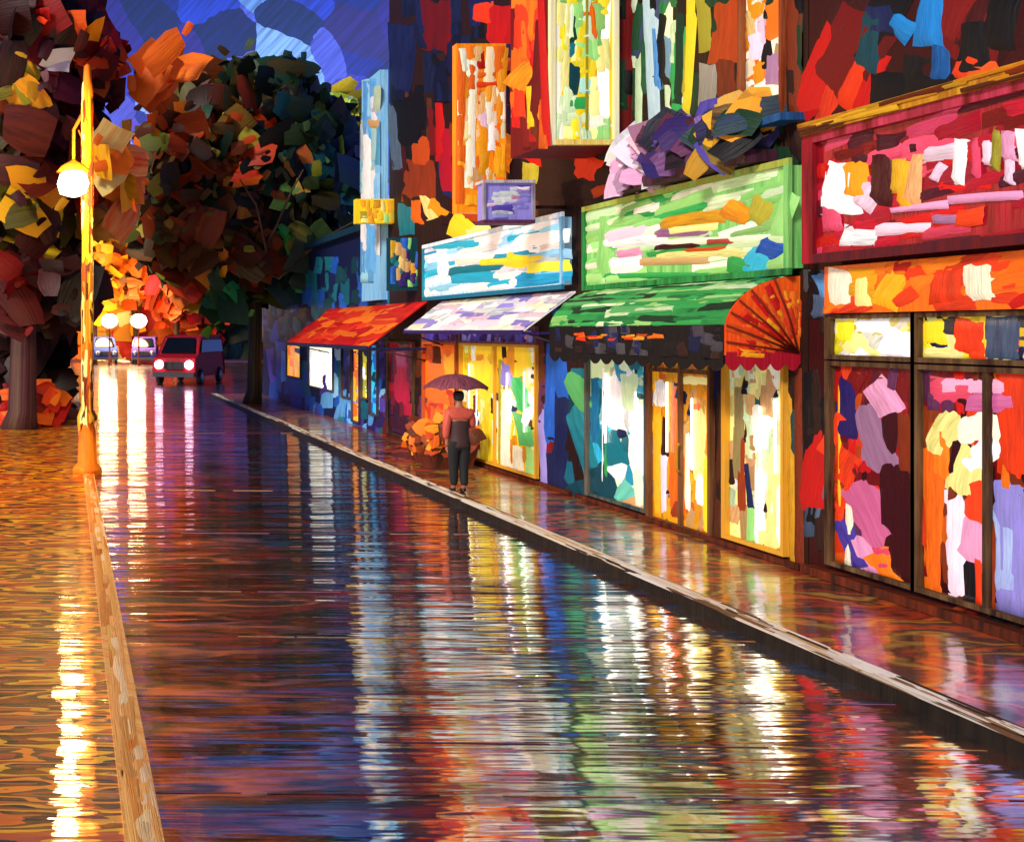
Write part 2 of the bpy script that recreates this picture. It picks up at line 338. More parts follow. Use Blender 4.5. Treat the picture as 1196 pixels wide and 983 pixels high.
# signboard
XS=WX-.22; SS=FAC(XS)
sg=PM(); sg.box((XS,5.6,3.72),(WX,11.55,5.06),'crim','dred')
Sb=BIL((XS-.001,11.55,5.06),(XS-.001,5.6,5.06),(XS-.001,5.6,3.72),(XS-.001,11.55,3.72),600,140)
sg.fill(Sb,(0,0,600,140),['crim','red','crim','maroon','rose','dred'],16,60,88,1.7,6)
so=sg.build('sign_board',M_SIGN,A)
fr=PM()
for a,b in (((11.45,11.62),(3.66,5.1)),((5.5,5.6),(3.66,5.1))): fr.box((XS-.07,a[0],b[0]),(XS-.002,a[1],b[1]),'crim','ddred')
fr.box((XS-.07,5.6,5.0),(XS-.002,11.45,5.1),'dred','rose'); fr.box((XS-.07,5.6,3.66),(XS-.002,11.45,3.76),'maroon','dred')
fr.build('frame',M_PAINT,so)
lt=PM()
L_=[(968,195,1010,255,'white',10),(985,190,1018,230,'amb'),(1000,215,1030,250,'lpink',35),(1018,175,1040,240,'ddred'),(1043,185,1062,225,'gold'),(1052,190,1068,245,'amb'),
 (1062,180,1078,240,'f5b070',8),(1078,165,1128,190,'lpink',-6),(1116,165,1132,215,'white',5),(1092,190,1106,215,'lpink',30),(1148,162,1164,192,'lpink'),(1160,150,1172,200,'lolive'),
 (1172,150,1192,190,'pink'),(1176,185,1186,215,'lpink'),(1138,160,1146,210,'rose'),(985,262,1030,284,'white',4),(1025,258,1090,274,'lpink',-3),(1090,250,1130,262,'mauve'),(1040,238,1110,246,'pink',-6),
 (1110,225,1196,236,'pink',-4),(1120,242,1150,262,'orred'),(960,240,985,270,'rose'),(1190,150,1215,200,'white'),(1225,150,1250,210,'amb'),(1260,140,1290,205,'lpink'),(1300,140,1330,200,'white')]
hand(lt,SS,L_,lift=.03,th=.025); lt.build('lettering',M_SIGN,so)
# orange fascia
fa=PM(); fa.box((WX-.12,4.6,3.10),(WX,11.50,3.62),'or'); SF=FAC(WX-.12)
Sb=BIL((WX-.121,11.5,3.62),(WX-.121,4.6,3.62),(WX-.121,4.6,3.1),(WX-.121,11.5,3.1),520,55)
fa.fill(Sb,(0,0,520,55),['or','amb','or','orred','red'],18,40,70,1.7,20)
hand(fa,SF,[(972,318,1000,356,'cream'),(1000,322,1020,360,'lyel'),(1126,306,1168,346,'cream',0),(1030,318,1060,360,'amb',30),(1090,316,1125,350,'orred')]); fa.build('fascia',M_SIGN,A)
# big window
pane('window',A,976,1071,2.64,3.04,['lyel','white','yel','cream','f2d94a'],20,34,
  [(1000,370,1045,390,'white'),(1030,380,1070,420,'white',20),(980,375,1000,400,'yel'),(985,395,1030,430,'lyel',40),(990,405,1030,440,'white',30)],40)
pane('window',A,1079,1290,2.64,3.04,['yel','orred','navy','lyel','dgrey'],22,38,
  [(1110,372,1152,408,'orred'),(1152,360,1192,425,'slate'),(1080,372,1110,400,'yel'),(1080,405,1110,425,'lyel')],0)
pane('window',A,976,1071,.34,2.52,['dred','red','maroon','dor','plum','orred','ddred'],18,70,
  [(975,440,1005,520,'dvio'),(1000,470,1050,560,'mauve',-22),(1010,450,1050,480,'pink',60),(972,520,1005,570,'orred',20),(990,560,1040,640,'b4547c',-25),(975,600,1010,670,'vio',-30),
   (985,580,1000,690,'cream'),(1000,620,1030,680,'pink',-20),(1030,470,1050,640,'ddred'),(1005,650,1060,690,'or',60),(1050,480,1070,560,'rust'),(1040,520,1070,690,'ddred'),(1020,640,1045,665,'rose'),(980,440,983,600,'amb')],12,mat=M_DIM)
pane('window',A,1079,1290,.34,2.52,['dred','or','red','rust','orred','plum','ddred'],18,70,
  [(1090,440,1196,460,'pink',-3),(1085,445,1140,470,'rose'),(1085,490,1110,560,'or'),(1090,480,1125,540,'lyel',25),(1120,485,1175,520,'cream',-20),(1130,500,1165,560,'white',40),(1110,520,1150,580,'lyel',15),
   (1080,520,1105,700,'or'),(1105,570,1130,710,'lpink'),(1125,560,1155,610,'orred'),(1118,600,1150,660,'pink'),(1122,650,1150,730,'black'),(1150,600,1165,740,'rust'),(1165,560,1200,760,'lvio'),(1168,430,1210,560,'orred'),
   (1140,640,1150,720,'orred'),(1085,460,1100,480,'plum'),(1160,600,1196,700,'8f9ad0'),(1210,480,1250,700,'amb'),(1130,455,1196,480,'b05080')],0,mull=(1158,),mat=M_DIM)

# ================================================================= B  green shop
B=thing('shop_building',(WX,14.5,0),'green-signed shop with green awning and tall yellow bay window','building')
w=wall_mesh(11.92,17.3,12.4,'dbrown')
w.fill(S,(675,-60,938,250),['dbrown','dgreen','brown','black','dgreen'],24,60,0,1.5)
w.fill(S,(738,-40,806,190),['dgreen','green','black','pgreen','2f6a3a','slate','1c4a2c'],12,70,0,2.2)
hand(w,S,[(757,-20,772,195,'b8d4dc'),(764,20,772,110,'lblue'),(742,60,752,190,'pgreen'),(775,40,786,95,'7aa0b8'),(778,95,786,150,'pgreen'),(799,-10,811,150,'yel'),(800,40,806,120,'lolive'),
 (812,-10,828,60,'lolive'),(830,0,866,80,'dor'),(835,60,862,140,'rust'),(814,80,842,140,'8a8478'),(842,100,868,155,'slate'),(720,0,738,170,'2c5a34'),(726,60,732,150,'lgreen'),(788,0,798,130,'dgreen'),
 (700,215,760,240,'black'),(645,212,700,232,'dbrown'),(725,205,760,225,'black'),(650,190,760,215,'dbrown'),(920,0,938,160,'rust'),(920,60,938,190,'dbrown')])
hand(w,S,[(672,180,705,212,'orred',10),(690,212,756,226,'dor',-8)],lift=.04,th=.03)
w.fill(S,(640,430,938,690),['dteal','navy','teal','dbrown'],20,60,0,1.2)
hand(w,S,[(660,430,690,480,'58b060',-30),(664,470,690,560,'teal',-20),(670,560,690,610,'dteal',-25),(644,440,664,620,'navy'),(648,360,664,470,'blue'),(836,440,850,660,'brown'),(838,470,846,600,'dbrown'),(920,440,930,690,'gold'),(929,430,938,690,'rust')])
w.build('wall',M_PAINT,B)
p=PM(); p.box((WX-.1,11.95,PH+.005),(WX+.01,17.2,PH+.07),'dbrown','rust'); p.build('plinth',M_PAINT,B)
pane('window',B,872,916,5.55,7.2,['cream','amb','tan','or','lpink'],18,34,[(870,85,915,135,'cream'),(872,40,892,70,'lpink'),(895,0,915,45,'or'),(895,60,915,100,'mauve')],0,fr='rust')
sl=PM(); sl.box((WX-.3,11.95,5.36),(WX,13.4,5.45),'1c5c94','navy'); sl.build('ledge',M_PAINT,B)
# bay window
bx0,bx1,bz0,bz1,bh0,bh1=7.3,8.58,15.6,16.9,5.74,9.6
bay=PM(); bay.box((bx0,bz0,bh0),(WX,bz1,bh1),'dred'); SB=FAC(bx0)
bay.fill(SB,(597,-120,640,174),['red','dred','orred','or','dred','rust'],14,60,0,2.0)
hand(bay,SB,[(600,20,612,60,'orred'),(600,70,622,110,'amb',40),(600,95,614,140,'orred'),(615,100,624,150,'yel'),(622,10,632,150,'dred'),(630,-10,639,170,'red')])
SQ=FRT(bz0); bay.fill(SQ,(642,-60,738,168),['dgreen','2f6a3a','yel','black'],14,50,0,1.4)
bo=bay.build('bay',M_PAINT,B)
g=PM(); zf=bz0-.03; g.box(((646-VX)*bz0/F,zf,5.80),((714-VX)*bz0/F,bz0-.02,8.6),'yel'); SQ2=FRT(zf-.002)
g.fill(SQ2,(648,-30,712,164),['lyel','yel','yel','pgreen','lgreen'],14,36,0,1.8)
hand(g,SQ2,[(644,-10,656,165,'cream'),(656,0,666,110,'lyel'),(664,5,680,55,'dgreen',10),(674,0,700,52,'or',-6),(664,48,692,66,'teal'),(664,72,676,112,'dteal',6),(676,92,690,112,'9cd0b8'),(662,114,688,128,'green'),
  (692,80,699,140,'gold'),(700,-10,713,150,'white'),(655,146,712,164,'lyel'),(690,128,712,150,'cream'),(660,130,690,146,'pgreen'),(680,70,696,90,'yel'),(650,-20,700,0,'lgreen')],lift=.008,th=.008)
go=g.build('window',M_LIT,bo)
f=PM()
for a0,a1,b0,b1 in ((640,646,5.72,8.7),(714,720,5.72,8.7)): f.box(((a0-VX)*bz0/F,bz0-.08,b0),((a1-VX)*bz0/F,bz0-.002,b1),'cream','lyel')
f.box(((646-VX)*bz0/F,bz0-.08,5.72),((714-VX)*bz0/F,bz0-.002,5.80),'lyel','gold'); f.box(((682-VX)*bz0/F,bz0-.055,5.80),((685-VX)*bz0/F,bz0-.033,8.6),'lolive'); f.build('frame',M_PAINT,go)
# sign board
XS=WX-.16; sg=PM(); sg.box((XS,12.0,3.64),(WX,16.7,4.84),'lgreen','green')
Sb=BIL((XS-.001,16.7,4.84),(XS-.001,12.0,4.84),(XS-.001,12.0,3.64),(XS-.001,16.7,3.64),240,110)
sg.fill(Sb,(0,0,240,110),['lgreen','pgreen','lgreen','green','cream'],14,60,86,1.7,6)
so=sg.build('sign_board',M_SIGN,B)
fr=PM(); fr.box((XS-.05,11.95,3.56),(XS-.002,16.75,3.64),'green','dgreen'); fr.box((XS-.05,11.95,4.84),(XS-.002,16.75,4.92),'lolive','lgreen')
fr.box((XS-.05,11.95,3.64),(XS-.002,12.03,4.84),'lgreen','green'); fr.box((XS-.05,16.67,3.64),(XS-.002,16.75,4.84),'green','dgreen'); fr.build('frame',M_PAINT,so)
lt=PM(); SS=FAC(XS)
hand(lt,SS,[(705,262,760,282,'lpink',-14),(700,276,790,290,'white',-4),(770,250,850,266,'gold',-6),(780,262,840,272,'lyel',-5),(760,266,830,278,'mauve',-3),(845,236,880,262,'amb',24),(875,230,900,258,'lolive',30),
 (770,276,900,284,'cream',-3),(765,284,820,291,'ddred',-3),(825,278,860,286,'b84a3c',-3),(760,292,880,302,'lyel',-3),(800,288,850,295,'dor',-2),(745,300,830,310,'tan',-2),(870,285,910,325,'cyan',28),(885,280,915,305,'blue',28),
 (850,300,880,322,'green',20),(712,295,752,318,'white',-3),(695,250,712,320,'lgreen'),(905,225,925,280,'lgreen',20),(715,318,840,326,'green',-1),(720,290,750,300,'pink',-5)],lift=.02,th=.02); lt.build('lettering',M_SIGN,so)
# flower box with pink and violet flowers over the sign
fb=PM(); fb.box((WX-.42,12.4,4.95),(WX-.02,15.4,5.10),'dbrown','plum'); fo=fb.build('flower_box',M_PAINT,B)
fl=PM()
for i in range(190):
    t=R(); z=12.4+3.0*t; h=5.12+U(0,.62)*(1-.3*abs(t-.5)); x=WX-U(.05,.5)
    pal=['pink','lpink','mauve','lgrey'] if t>.62 else (['dvio','lvio','plum','black','maroon'] if t>.3 else ['vio','gold','dgreen','black','dvio'])
    fl.leaf((x,z,h),U(.16,.4),(-1,-1+U(-.4,.4),U(-.2,.8)),pal,1.5)
fl.build('flowers',M_LEAF,fo)
# awning: curved green sheet, striped across, black valance and red fan end
az0,az1=12.06,16.4; ax0,ah0=7.72,2.97; ax1,ah1=WX-.005,3.55
def prof(t):   # t 0 at wall top, 1 at the outer edge
    a=t*math.pi/2*.92; return (ax1-(ax1-ax0)*math.sin(a)/math.sin(math.pi/2*.92), ah0+(ah1-ah0)*(math.cos(a)-math.cos(math.pi/2*.92))/(1-math.cos(math.pi/2*.92)))
def SA(a,b):
    x,h=prof(b/60); x2,h2=prof(b/60+.01); n=Vector((h2-h,0,-(x2-x))).normalized()
    if n.z<0: n=-n
    return Vector((x,az1-(az1-az0)*a/200,h)),n
aw=PM()
vs=[];fs=[]
for z in (az0,az1):
    for i in range(11): x,h=prof(i/10); vs.append((x,z,h))
    for i in range(11): x,h=prof(i/10); vs.append((x+.02,z,h-.03))
for i in range(10):
    fs+= [(i,i+1,22+i+1,22+i),(11+i,33+i,34+i,12+i),(i,11+i,12+i,i+1),(22+i,23+i,34+i,33+i)]
fs+=[(0,22,33,11),(10,21,43,32)]
aw.add(vs,fs,'green','dgreen')
for i in range(110):
    aw.stroke(SA,U(0,200),U(0,60),U(4,9),U(30,90),math.radians(90+U(-3,3)),random.choice(['green','lgreen','green','dgreen','pgreen','2f9a4a','1f7a3a','58b060']),lift=U(.004,.012),th=.01,clip=(0,0,200,60))
ao=aw.build('awning',M_PAINT,B)
def scallop(z0,z1,x,h0,h1,n,c,along='y'):
    v=PM(); vs=[];fs=[];N_=n*8
    for i in range(N_+1):
        t=i/N_; q=abs(math.sin(math.pi*t*n)); hb=h1-.09*q
        for d in (0,.02):
            if along=='y': vs+= [(x+d,z0+(z1-z0)*t,h0),(x+d,z0+(z1-z0)*t,hb)]
            else: vs+= [(z0+(z1-z0)*t,x+d,h0),(z0+(z1-z0)*t,x+d,hb)]
    for i in range(N_):
        a=i*4; b=a+4; fs+=[(a,b,b+1,a+1),(a+2,a+3,b+3,b+2),(a+1,b+1,b+3,a+3),(a,a+2,b+2,b)]
    v.add(vs,fs,c); return v
v=scallop(az0,az1,ax0-.012,ah0+.01,2.52,14,'black')
Sv=BIL((ax0-.013,az1,ah0),(ax0-.013,az0,ah0),(ax0-.013,az0,2.54),(ax0-.013,az1,2.54),200,48)
v.fill(Sv,(0,0,200,44),['black','dgrey','black','navy','dbrown'],12,24,0,1.4)
for i in range(16): v.stroke(Sv,U(40,150),U(10,22),5,U(8,22),math.radians(90+U(-12,12)),random.choice(['or','dor','orred','amb']),lift=.02,th=.012)
v.build('valance',M_PAINT,ao)
# fan
fn=PM(); zc=az0-.02; pts=[prof(i/12) for i in range(13)]; cx_,ch=WX-.01,2.62
front=[(x,zc,h) for x,h in pts]+[(ax0,zc,2.62),(cx_,zc,2.62)]; back=[(x,y+.03,z) for x,y,z in front]; n=len(front)
fn.add(front+back,[tuple(range(n)),tuple(range(2*n-1,n-1,-1))]+[(i,i+n,(i+1)%n+n,(i+1)%n) for i in range(n)],'orred','or')
def SFn(a,b): return Vector((a,zc,b)),Vector((0,-1,0))
rim=pts+[(ax0,2.80),(ax0,2.64)]
for i in range(70):
    tx,th_=random.choice(rim); q=U(.35,.8); cx2=cx_+(tx-cx_)*q; cz2=ch+(th_-ch)*q
    an=math.atan2(th_-ch,tx-cx_)-math.pi/2; ln=math.hypot(tx-cx_,th_-ch)*U(.2,.38)
    fn.stroke(SFn,cx2,cz2,U(.05,.12),ln,an,random.choice(['orred','or','red','d8500e','amb','orred']),lift=U(.004,.01),th=.008)
fo=fn.build('side_panel',M_PAINT,ao)
rb=PM()
for i in (3,6,8,10,12):
    tx,th_=pts[i]; rb.tube([(cx_-.03,zc-.02,ch+.03),((cx_+tx)/2,zc-.035,(ch+th_)/2+.01),(tx,zc-.02,th_)],.011,'dred','rust',6)
rb.tube([(cx_-.03,zc-.02,ch+.03),(ax0,zc-.02,2.78)],.011,'dred','rust',6)
rb.build('ribs',M_PAINT,fo)
v=scallop(ax0,WX-.01,zc-.012,2.66,2.53,5,'crim','x'); v.build('valance',M_PAINT,fo)
# shop front
pB1=pane('window',B,690,757,.27,2.95,['pgreen','white','9cd6c8','teal','cyan','pgreen'],16,44,
 [(705,440,730,500,'white'),(728,435,748,480,'pgreen'),(735,470,757,560,'white'),(700,500,735,545,'teal',-25),(690,540,725,600,'dteal',-25),(706,455,712,570,'green'),(712,530,735,560,'white',30),(690,440,702,520,'1c6a94'),
  (720,580,757,610,'tan',60),(740,540,752,600,'cream'),(704,430,706,580,'white'),(716,560,740,600,'58a898',35)],4,fr='dteal')
dB=d=pane('door',B,763,832,.20,2.95,['amb','or','gold','tan','amb'],14,50,
 [(762,440,780,475,'white'),(782,450,800,600,'or'),(800,500,808,600,'cream'),(806,470,826,560,'lyel'),(812,520,822,590,'white'),(772,530,780,600,'lpink'),(765,480,772,610,'gold'),(820,530,832,620,'yel'),(785,575,800,605,'rust'),(795,440,832,450,'lyel')],0,fr='brown',mull=(798,),trans=(2.35,))
hd=PM(); zz=zx(803); hd.tube([(WX-.12,zz,.95),(WX-.16,zz,1.0),(WX-.16,zz,1.3),(WX-.12,zz,1.35)],.018,'gold','brown',8); hd.build('handle',M_PAINT,d)
pB2=pane('window',B,853,918,.27,2.95,['lyel','cream','pgreen','tan','lyel'],14,50,
 [(856,450,870,560,'khaki'),(862,500,872,600,'rust'),(880,470,905,530,'cream'),(885,540,895,620,'white'),(895,520,912,650,'lyel'),(905,560,918,640,'cream'),(872,590,884,650,'lgreen'),(888,450,905,490,'tan'),(882,540,886,640,'white'),(902,530,905,610,'white')],0,fr='gold')

# ================================================================= C  white shop
Cb=thing('shop_building',(WX,22,0),'white-signed shop with white awning and an orange vertical sign','building')
w=wall_mesh(17.32,27.4,12.8,'dbrown')
w.fill(S,(455,-60,600,120),['navy','black','ddred','dbrown','0a1230','black'],16,50,0,1.8)
w.fill(S,(455,100,640,262),['dbrown','ddred','rust','black','navy','brown','dbrown'],18,60,0,1.9)
hand(w,S,[(455,30,480,110,'navy'),(462,110,492,170,'black'),(490,0,530,60,'dred'),(560,0,600,50,'red'),(555,0,575,30,'orred'),(508,110,520,190,'red'),(515,150,532,230,'crim'),(478,160,500,200,'dor'),(470,185,505,230,'rust'),
 (592,70,612,130,'dor'),(600,120,628,190,'red'),(610,130,624,160,'yel'),(480,230,496,262,'or'),(500,235,530,255,'amb',30),(493,215,505,255,'lyel',-20),(456,120,470,200,'slate'),(612,190,630,215,'lolive'),(500,120,510,180,'dred'),(540,235,600,262,'dor'),(465,240,486,275,'teal')])
hand(w,S,[(528,258,566,286,'yel',25),(545,262,575,280,'lyel',-20),(565,155,608,192,'amb',20)],lift=.05,th=.03)
w.fill(S,(446,395,652,590),['brown','navy','dbrown','dred','plum'],12,40,0,1.3)
hand(w,S,[(636,400,650,520,'blue'),(640,520,652,600,'navy'),(630,470,640,590,'lvio')])
w.build('wall',M_PAINT,Cb)
p=PM(); p.box((WX-.1,17.4,PH+.005),(WX+.01,27.3,PH+.07),'dbrown','rust'); p.build('plinth',M_PAINT,Cb)
# signboard
XS=WX-.16; sg=PM(); sg.box((XS,17.5,3.70),(WX,24.2,4.85),'sky','white')
Sb=BIL((XS-.001,24.2,4.85),(XS-.001,17.5,4.85),(XS-.001,17.5,3.70),(XS-.001,24.2,3.70),172,80)
sg.fill(Sb,(0,0,172,80),['white','sky','white','lgrey','cyan'],11,45,87,1.8,5)
so=sg.build('sign_board',M_SIGN,Cb)
fr=PM(); fr.box((XS-.05,17.42,3.62),(XS-.002,24.28,3.70),'1c6a94','teal'); fr.box((XS-.05,17.42,4.85),(XS-.002,24.28,4.93),'white','sky'); fr.box((XS-.05,17.42,3.70),(XS-.002,17.5,4.85),'sky','slate'); fr.box((XS-.05,24.2,3.70),(XS-.002,24.28,4.85),'teal','cyan'); fr.build('frame',M_PAINT,so)
lt=PM(); SS=FAC(XS)
hand(lt,SS,[(510,290,525,325,'white'),(515,295,590,303,'white',-4),(600,272,668,288,'white',-6),(560,300,640,308,'yel',-4),(590,294,620,312,'yel',8),(615,304,668,318,'f0e23a',-4),(520,310,590,320,'teal',-4),(525,318,585,330,'cyan',-4),
 (600,318,668,332,'1c88b8',-4),(505,282,560,290,'cyan',-4),(640,290,668,302,'sky'),(530,300,560,309,'cream')],lift=.02,th=.02); lt.build('lettering',M_SIGN,so)
# awning
def awning(parent,z0,z1,x1,h1,x0,h0,base,pal,val,W=180,drop=.12):
    a=PM(); q=.03
    a.hexa([(x1,z0,h1-q),(x0,z0,h0-q),(x0,z1,h0-q),(x1,z1,h1-q)],[(x1,z0,h1),(x0,z0,h0),(x0,z1,h0),(x1,z1,h1)],base)
    Sx=BIL((x1,z1,h1),(x1,z0,h1),(x0,z0,h0),(x0,z1,h0),W,60)
    n=Vector(((h1-h0),0,-(x0-x1))).normalized(); n=Vector((-(h1-h0),0,(x1-x0))).normalized()
    def S3(u,v): return Sx(u,v)[0],n
    for i in range(70): a.stroke(S3,U(0,W),U(0,60),U(8,18),U(20,60),math.radians(90+U(-14,14)),random.choice(pal),lift=U(.004,.012),th=.01,clip=(0,0,W,60))
    o=a.build('awning',M_PAINT,parent)
    v=PM(); v.box((x0-.03,z0,h0-drop),(x0-.005,z1,h0-.005),val); 
    v.box((x0-.005,z0-.0,h0-drop),(x1,z0+.02,h0-.04),val)
    v.build('valance',M_PAINT,o); 
    for z in (z0+.05,z1-.05): b=PM(); b.tube([(x0+.03,z,h0-.05),(x1,z,h0-.35)],.018,'dgrey','black',6); b.build('bracket',M_PAINT,o)
    return o,S3
awning(Cb,17.35,23.5,WX-.005,3.58,7.72,2.93,'white',['white','lgrey','white','lpink','cream','lvio'],'dvio',drop=.08)
# window bays
pane('window',Cb,540,628,2.70,2.95,['dvio','vio','lvio','mauve'],8,18,[],0,fr='plum')
pane('window',Cb,497,535,2.70,2.95,['dvio','plum','vio'],8,18,[],0,fr='plum')
pane('door',Cb,497,534,.25,2.6,['or','dor','amb','or','orred'],12,40,[(498,420,525,470,'or'),(520,415,534,460,'amb'),(500,480,520,530,'amb',30),(510,500,530,550,'orred')],0,fr='dor')
pC=pane('window',Cb,541,628,.27,2.6,['yel','lyel','amb','cream','yel'],12,36,[(545,418,578,450,'yel'),(585,425,600,450,'lvio'),(545,480,560,520,'white'),(560,470,576,550,'yel'),(585,450,600,560,'cream'),(600,440,616,480,'green',-25),
  (602,480,622,520,'58b060',-15),(610,455,626,500,'white',20),(598,520,612,560,'cream'),(545,520,562,548,'amb'),(612,520,628,575,'lgreen'),(582,420,586,560,'lolive'),(556,450,558,520,'white'),(590,470,592,560,'white')],0,fr='gold',mull=(580,))
# orange blade sign
zf=19.5; sg=PM(); X0,X1=(533-VX)*zf/F,(591-VX)*zf/F; sg.box((X0,zf,5.15),(X1,zf+.2,8.36),'amb','or'); SQ=FRT(zf-.002)
sg.fill(SQ,(534,54,590,240),['or','amb','cream','f5c080'],12,34,0,1.8,5)
hand(sg,SQ,[(534,60,544,238,'or'),(545,58,556,220,'cream'),(580,55,590,150,'amb'),(557,60,566,80,'red'),(566,56,578,100,'f9d9a8'),(556,84,578,92,'or'),(554,96,580,102,'orred'),(556,106,562,125,'or'),(566,112,576,150,'cream'),
 (556,130,570,150,'lpink'),(545,195,565,215,'tan'),(570,140,578,175,'white'),(548,150,556,200,'white')],lift=.01,th=.01)
so=sg.build('blade_sign',M_SIGN,Cb)
for h in (5.7,7.8): b=PM(); b.box((X1,zf+.07,h),(WX+.02,zf+.13,h+.06),'dbrown','rust'); b.build('bracket',M_PAINT,so)
# lilac lantern box
zf=17.6; lb=PM(); X0,X1=(566-VX)*zf/F,(621-VX)*zf/F; h0,h1=EYE+(VY-257)*zf/F,EYE+(VY-214)*zf/F; lb.box((X0,zf,h0),(X1,zf+.3,h1),'lvio'); SQ=FRT(zf-.002)
lb.fill(SQ,(568,217,619,255),['lvio','lpink','mauve','lgrey','vio'],7,24,88,1.8,5); lo=lb.build('lantern_box',M_SIGN,Cb)
f=PM(); f.box((X0-.04,zf-.05,h1),(X1+.04,zf+.33,h1+.05),'lgrey','mauve'); f.box((X0-.04,zf-.05,h0-.06),(X1+.04,zf+.33,h0),'plum'); f.box((X0-.04,zf-.05,h0),(X0,zf-.0,h1),'lgrey','plum'); f.box((X1,zf-.05,h0),(X1+.04,zf,h1),'plum','lgrey'); f.box((X1,zf+.1,h0+.2),(WX+.02,zf+.16,h0+.26),'dbrown'); f.build('frame',M_PAINT,lo)

# ================================================================= D  blue shop
D=thing('shop_building',(WX,34,0),'low blue shop with red and orange awning, farthest of the row','building')
w=wall_mesh(27.42,45,5.8,'navy')
w.fill(S,(308,398,450,520),['blue','lblue','teal','dvio','1c55b0','vio','sky','blue'],10,34,0,2.0)
w.fill(S,(306,300,455,400),['dteal','navy','teal','blue'],10,26,0,1.8)
w.build('wall',M_PAINT,D)
pane('window',D,336,352,1.2,2.5,['amb','gold','or'],8,18,[],0,fr='navy',mat=M_BRT)
pane('window',D,362,390,1.0,2.5,['white','lyel','cream','white'],10,18,[(362,420,380,450,'cream'),(380,430,396,450,'white')],20,fr='navy',mat=M_BRT)
pane('window',D,401,411,.9,2.45,['navy','dvio','black'],7,18,[],0,fr='black',mat=M_BRT)
pane('door',D,413,421,.25,2.5,['amb','gold','or'],7,18,[],0,fr='navy',mat=M_BRT)
pane('window',D,424,431,1.0,2.3,['lolive','yel','white'],6,16,[],0,fr='navy',mat=M_BRT)
pane('window',D,434,442,.6,2.5,['cyan','teal','blue'],7,18,[],0,fr='navy',mat=M_BRT)
w=PM(); Z0,Z1=24.4,27.4
Sx=FAC(WX-.02)
wd=pane('door',Cb,455,484,.25,2.6,['crim','ddred','dred','maroon'],9,36,[(460,415,478,470,'crim'),(462,410,476,430,'b84a6a'),(456,480,480,520,'ddred')],0,fr='black')
awning(D,24.5,33.6,WX-.005,3.62,7.19,2.55,'red',['red','orred','red','or','d42a10'],'navy',W=140,drop=.1)
# upper: pale blue pilaster, yellow box sign, green box
pl=PM(); Zp0,Zp1=27.5,29.2; pl.box((WX-.22,Zp0,3.75),(WX,Zp1,9.9),'sky','lblue'); Sp=FAC(WX-.222)
pl.fill(Sp,(421,92,444,330),['sky','lblue','white','lgrey','b8dcd8'],9,40,0,2.0,4)
hand(pl,Sp,[(424,150,434,240,'white'),(430,140,444,150,'tan'),(424,95,430,160,'lblue'),(436,100,444,130,'b8c8a8'),(428,260,440,320,'lblue')]); pl.build('pilaster',M_PAINT,D)
zf=27.0; SQ=FRT(zf); sg=PM(); X0,X1=(416-VX)*zf/F,(464-VX)*zf/F; sg.box((X0,zf,5.74),(X1,zf+.25,6.38),'yel'); SQ=FRT(zf-.002); sg.fill(SQ,(417,234,463,260),['yel','gold','lyel','lolive','lgreen'],8,18,0,1.9)
so=sg.build('box_sign',M_SIGN,D); b=PM(); b.box((X1,zf+.08,6.0),(WX+.02,zf+.14,6.06),'dbrown'); b.build('bracket',M_PAINT,so)
zf=25.2; sg=PM(); X0,X1=(455-VX)*zf/F,(490-VX)*zf/F; sg.box((X0,zf,3.9),(X1,zf+.25,5.2),'dteal'); SQ=FRT(zf-.002); sg.fill(SQ,(456,278,489,335),['tan','lgreen','teal','dvio','gold','blue'],8,18,0,1.9)
so=sg.build('box_sign',M_SIGN,D); b=PM(); b.box((X1,zf+.08,4.5),(WX+.02,zf+.14,4.56),'dbrown'); b.build('bracket',M_PAINT,so)
rf=PM(); rf.box((WX-.2,29.3,5.8),(WX+6.2,45.2,6.0),'dteal','navy'); rf.build('roof',M_PAINT,D)

M_TUBE=glow('added_tube_glow',(1,.93,.8),5.0)  # glowing tubes added in the shop windows to throw white streaks on the road
for par,xs in ((pC,(548,592,612)),(pB1,(707,742)),(dB,(779,808)),(pB2,(888,905))):
    for x in xs:
        t_=PM(); z=zx(x,WX-.06); t_.tube([(WX-.06,z,U(.9,1.2)),(WX-.06,z,U(1.9,2.3))],.013,'white',None,8); t_.build('added_tube',M_TUBE,par)
# ================================================================= trees
def crown_pts(pm,blobs,Z,dz,size,asp=1.35):
    for (x,y,rx,ry,n,pal) in blobs:
        for i in range(int(n*1.35)):
            while True:
                a,b,c=U(-1,1),U(-1,1),U(-1,1)
                if a*a+b*b+c*c<1: break
            zz=Z+c*dz; X=(x+a*rx-VX)*Z/F; h=EYE+(VY-y-b*ry)*Z/F
            nn=Vector((a*.8+U(-.5,.5),-1.0+U(-.4,.5),b*.5+U(-.4,.5)))
            if R()<.25: nn=Vector((U(-1,1),U(-1,1),U(-1,1)))
            pm.leaf((X,zz,h),size*U(.45,1.15),nn,pal,asp)
            if R()<.5: pm.leaf((X+U(-.7,.7),zz-U(.1,.6),h+U(-.7,.7)),size*U(.16,.36),nn,pal,1.6)
GRN=['dgreen','2a3c18','dteal','0c1a14','36501c','3a2c12','132a20']; DK=['0c1410','black','101c14','1c140c']
LIT=['rust','dor','brown','4a3410','dbrown','6a4a14','olive']; MIX=['brown','olive','dgreen','rust','3a2a12','4a1a0c','lolive','dbrown']  # warm leaves for the crown's left side, lamp light put into their colour
YEL=['lolive','olive','gold','6a6a1a','3a4a14']; BRT=['or','dor','amb','orred']
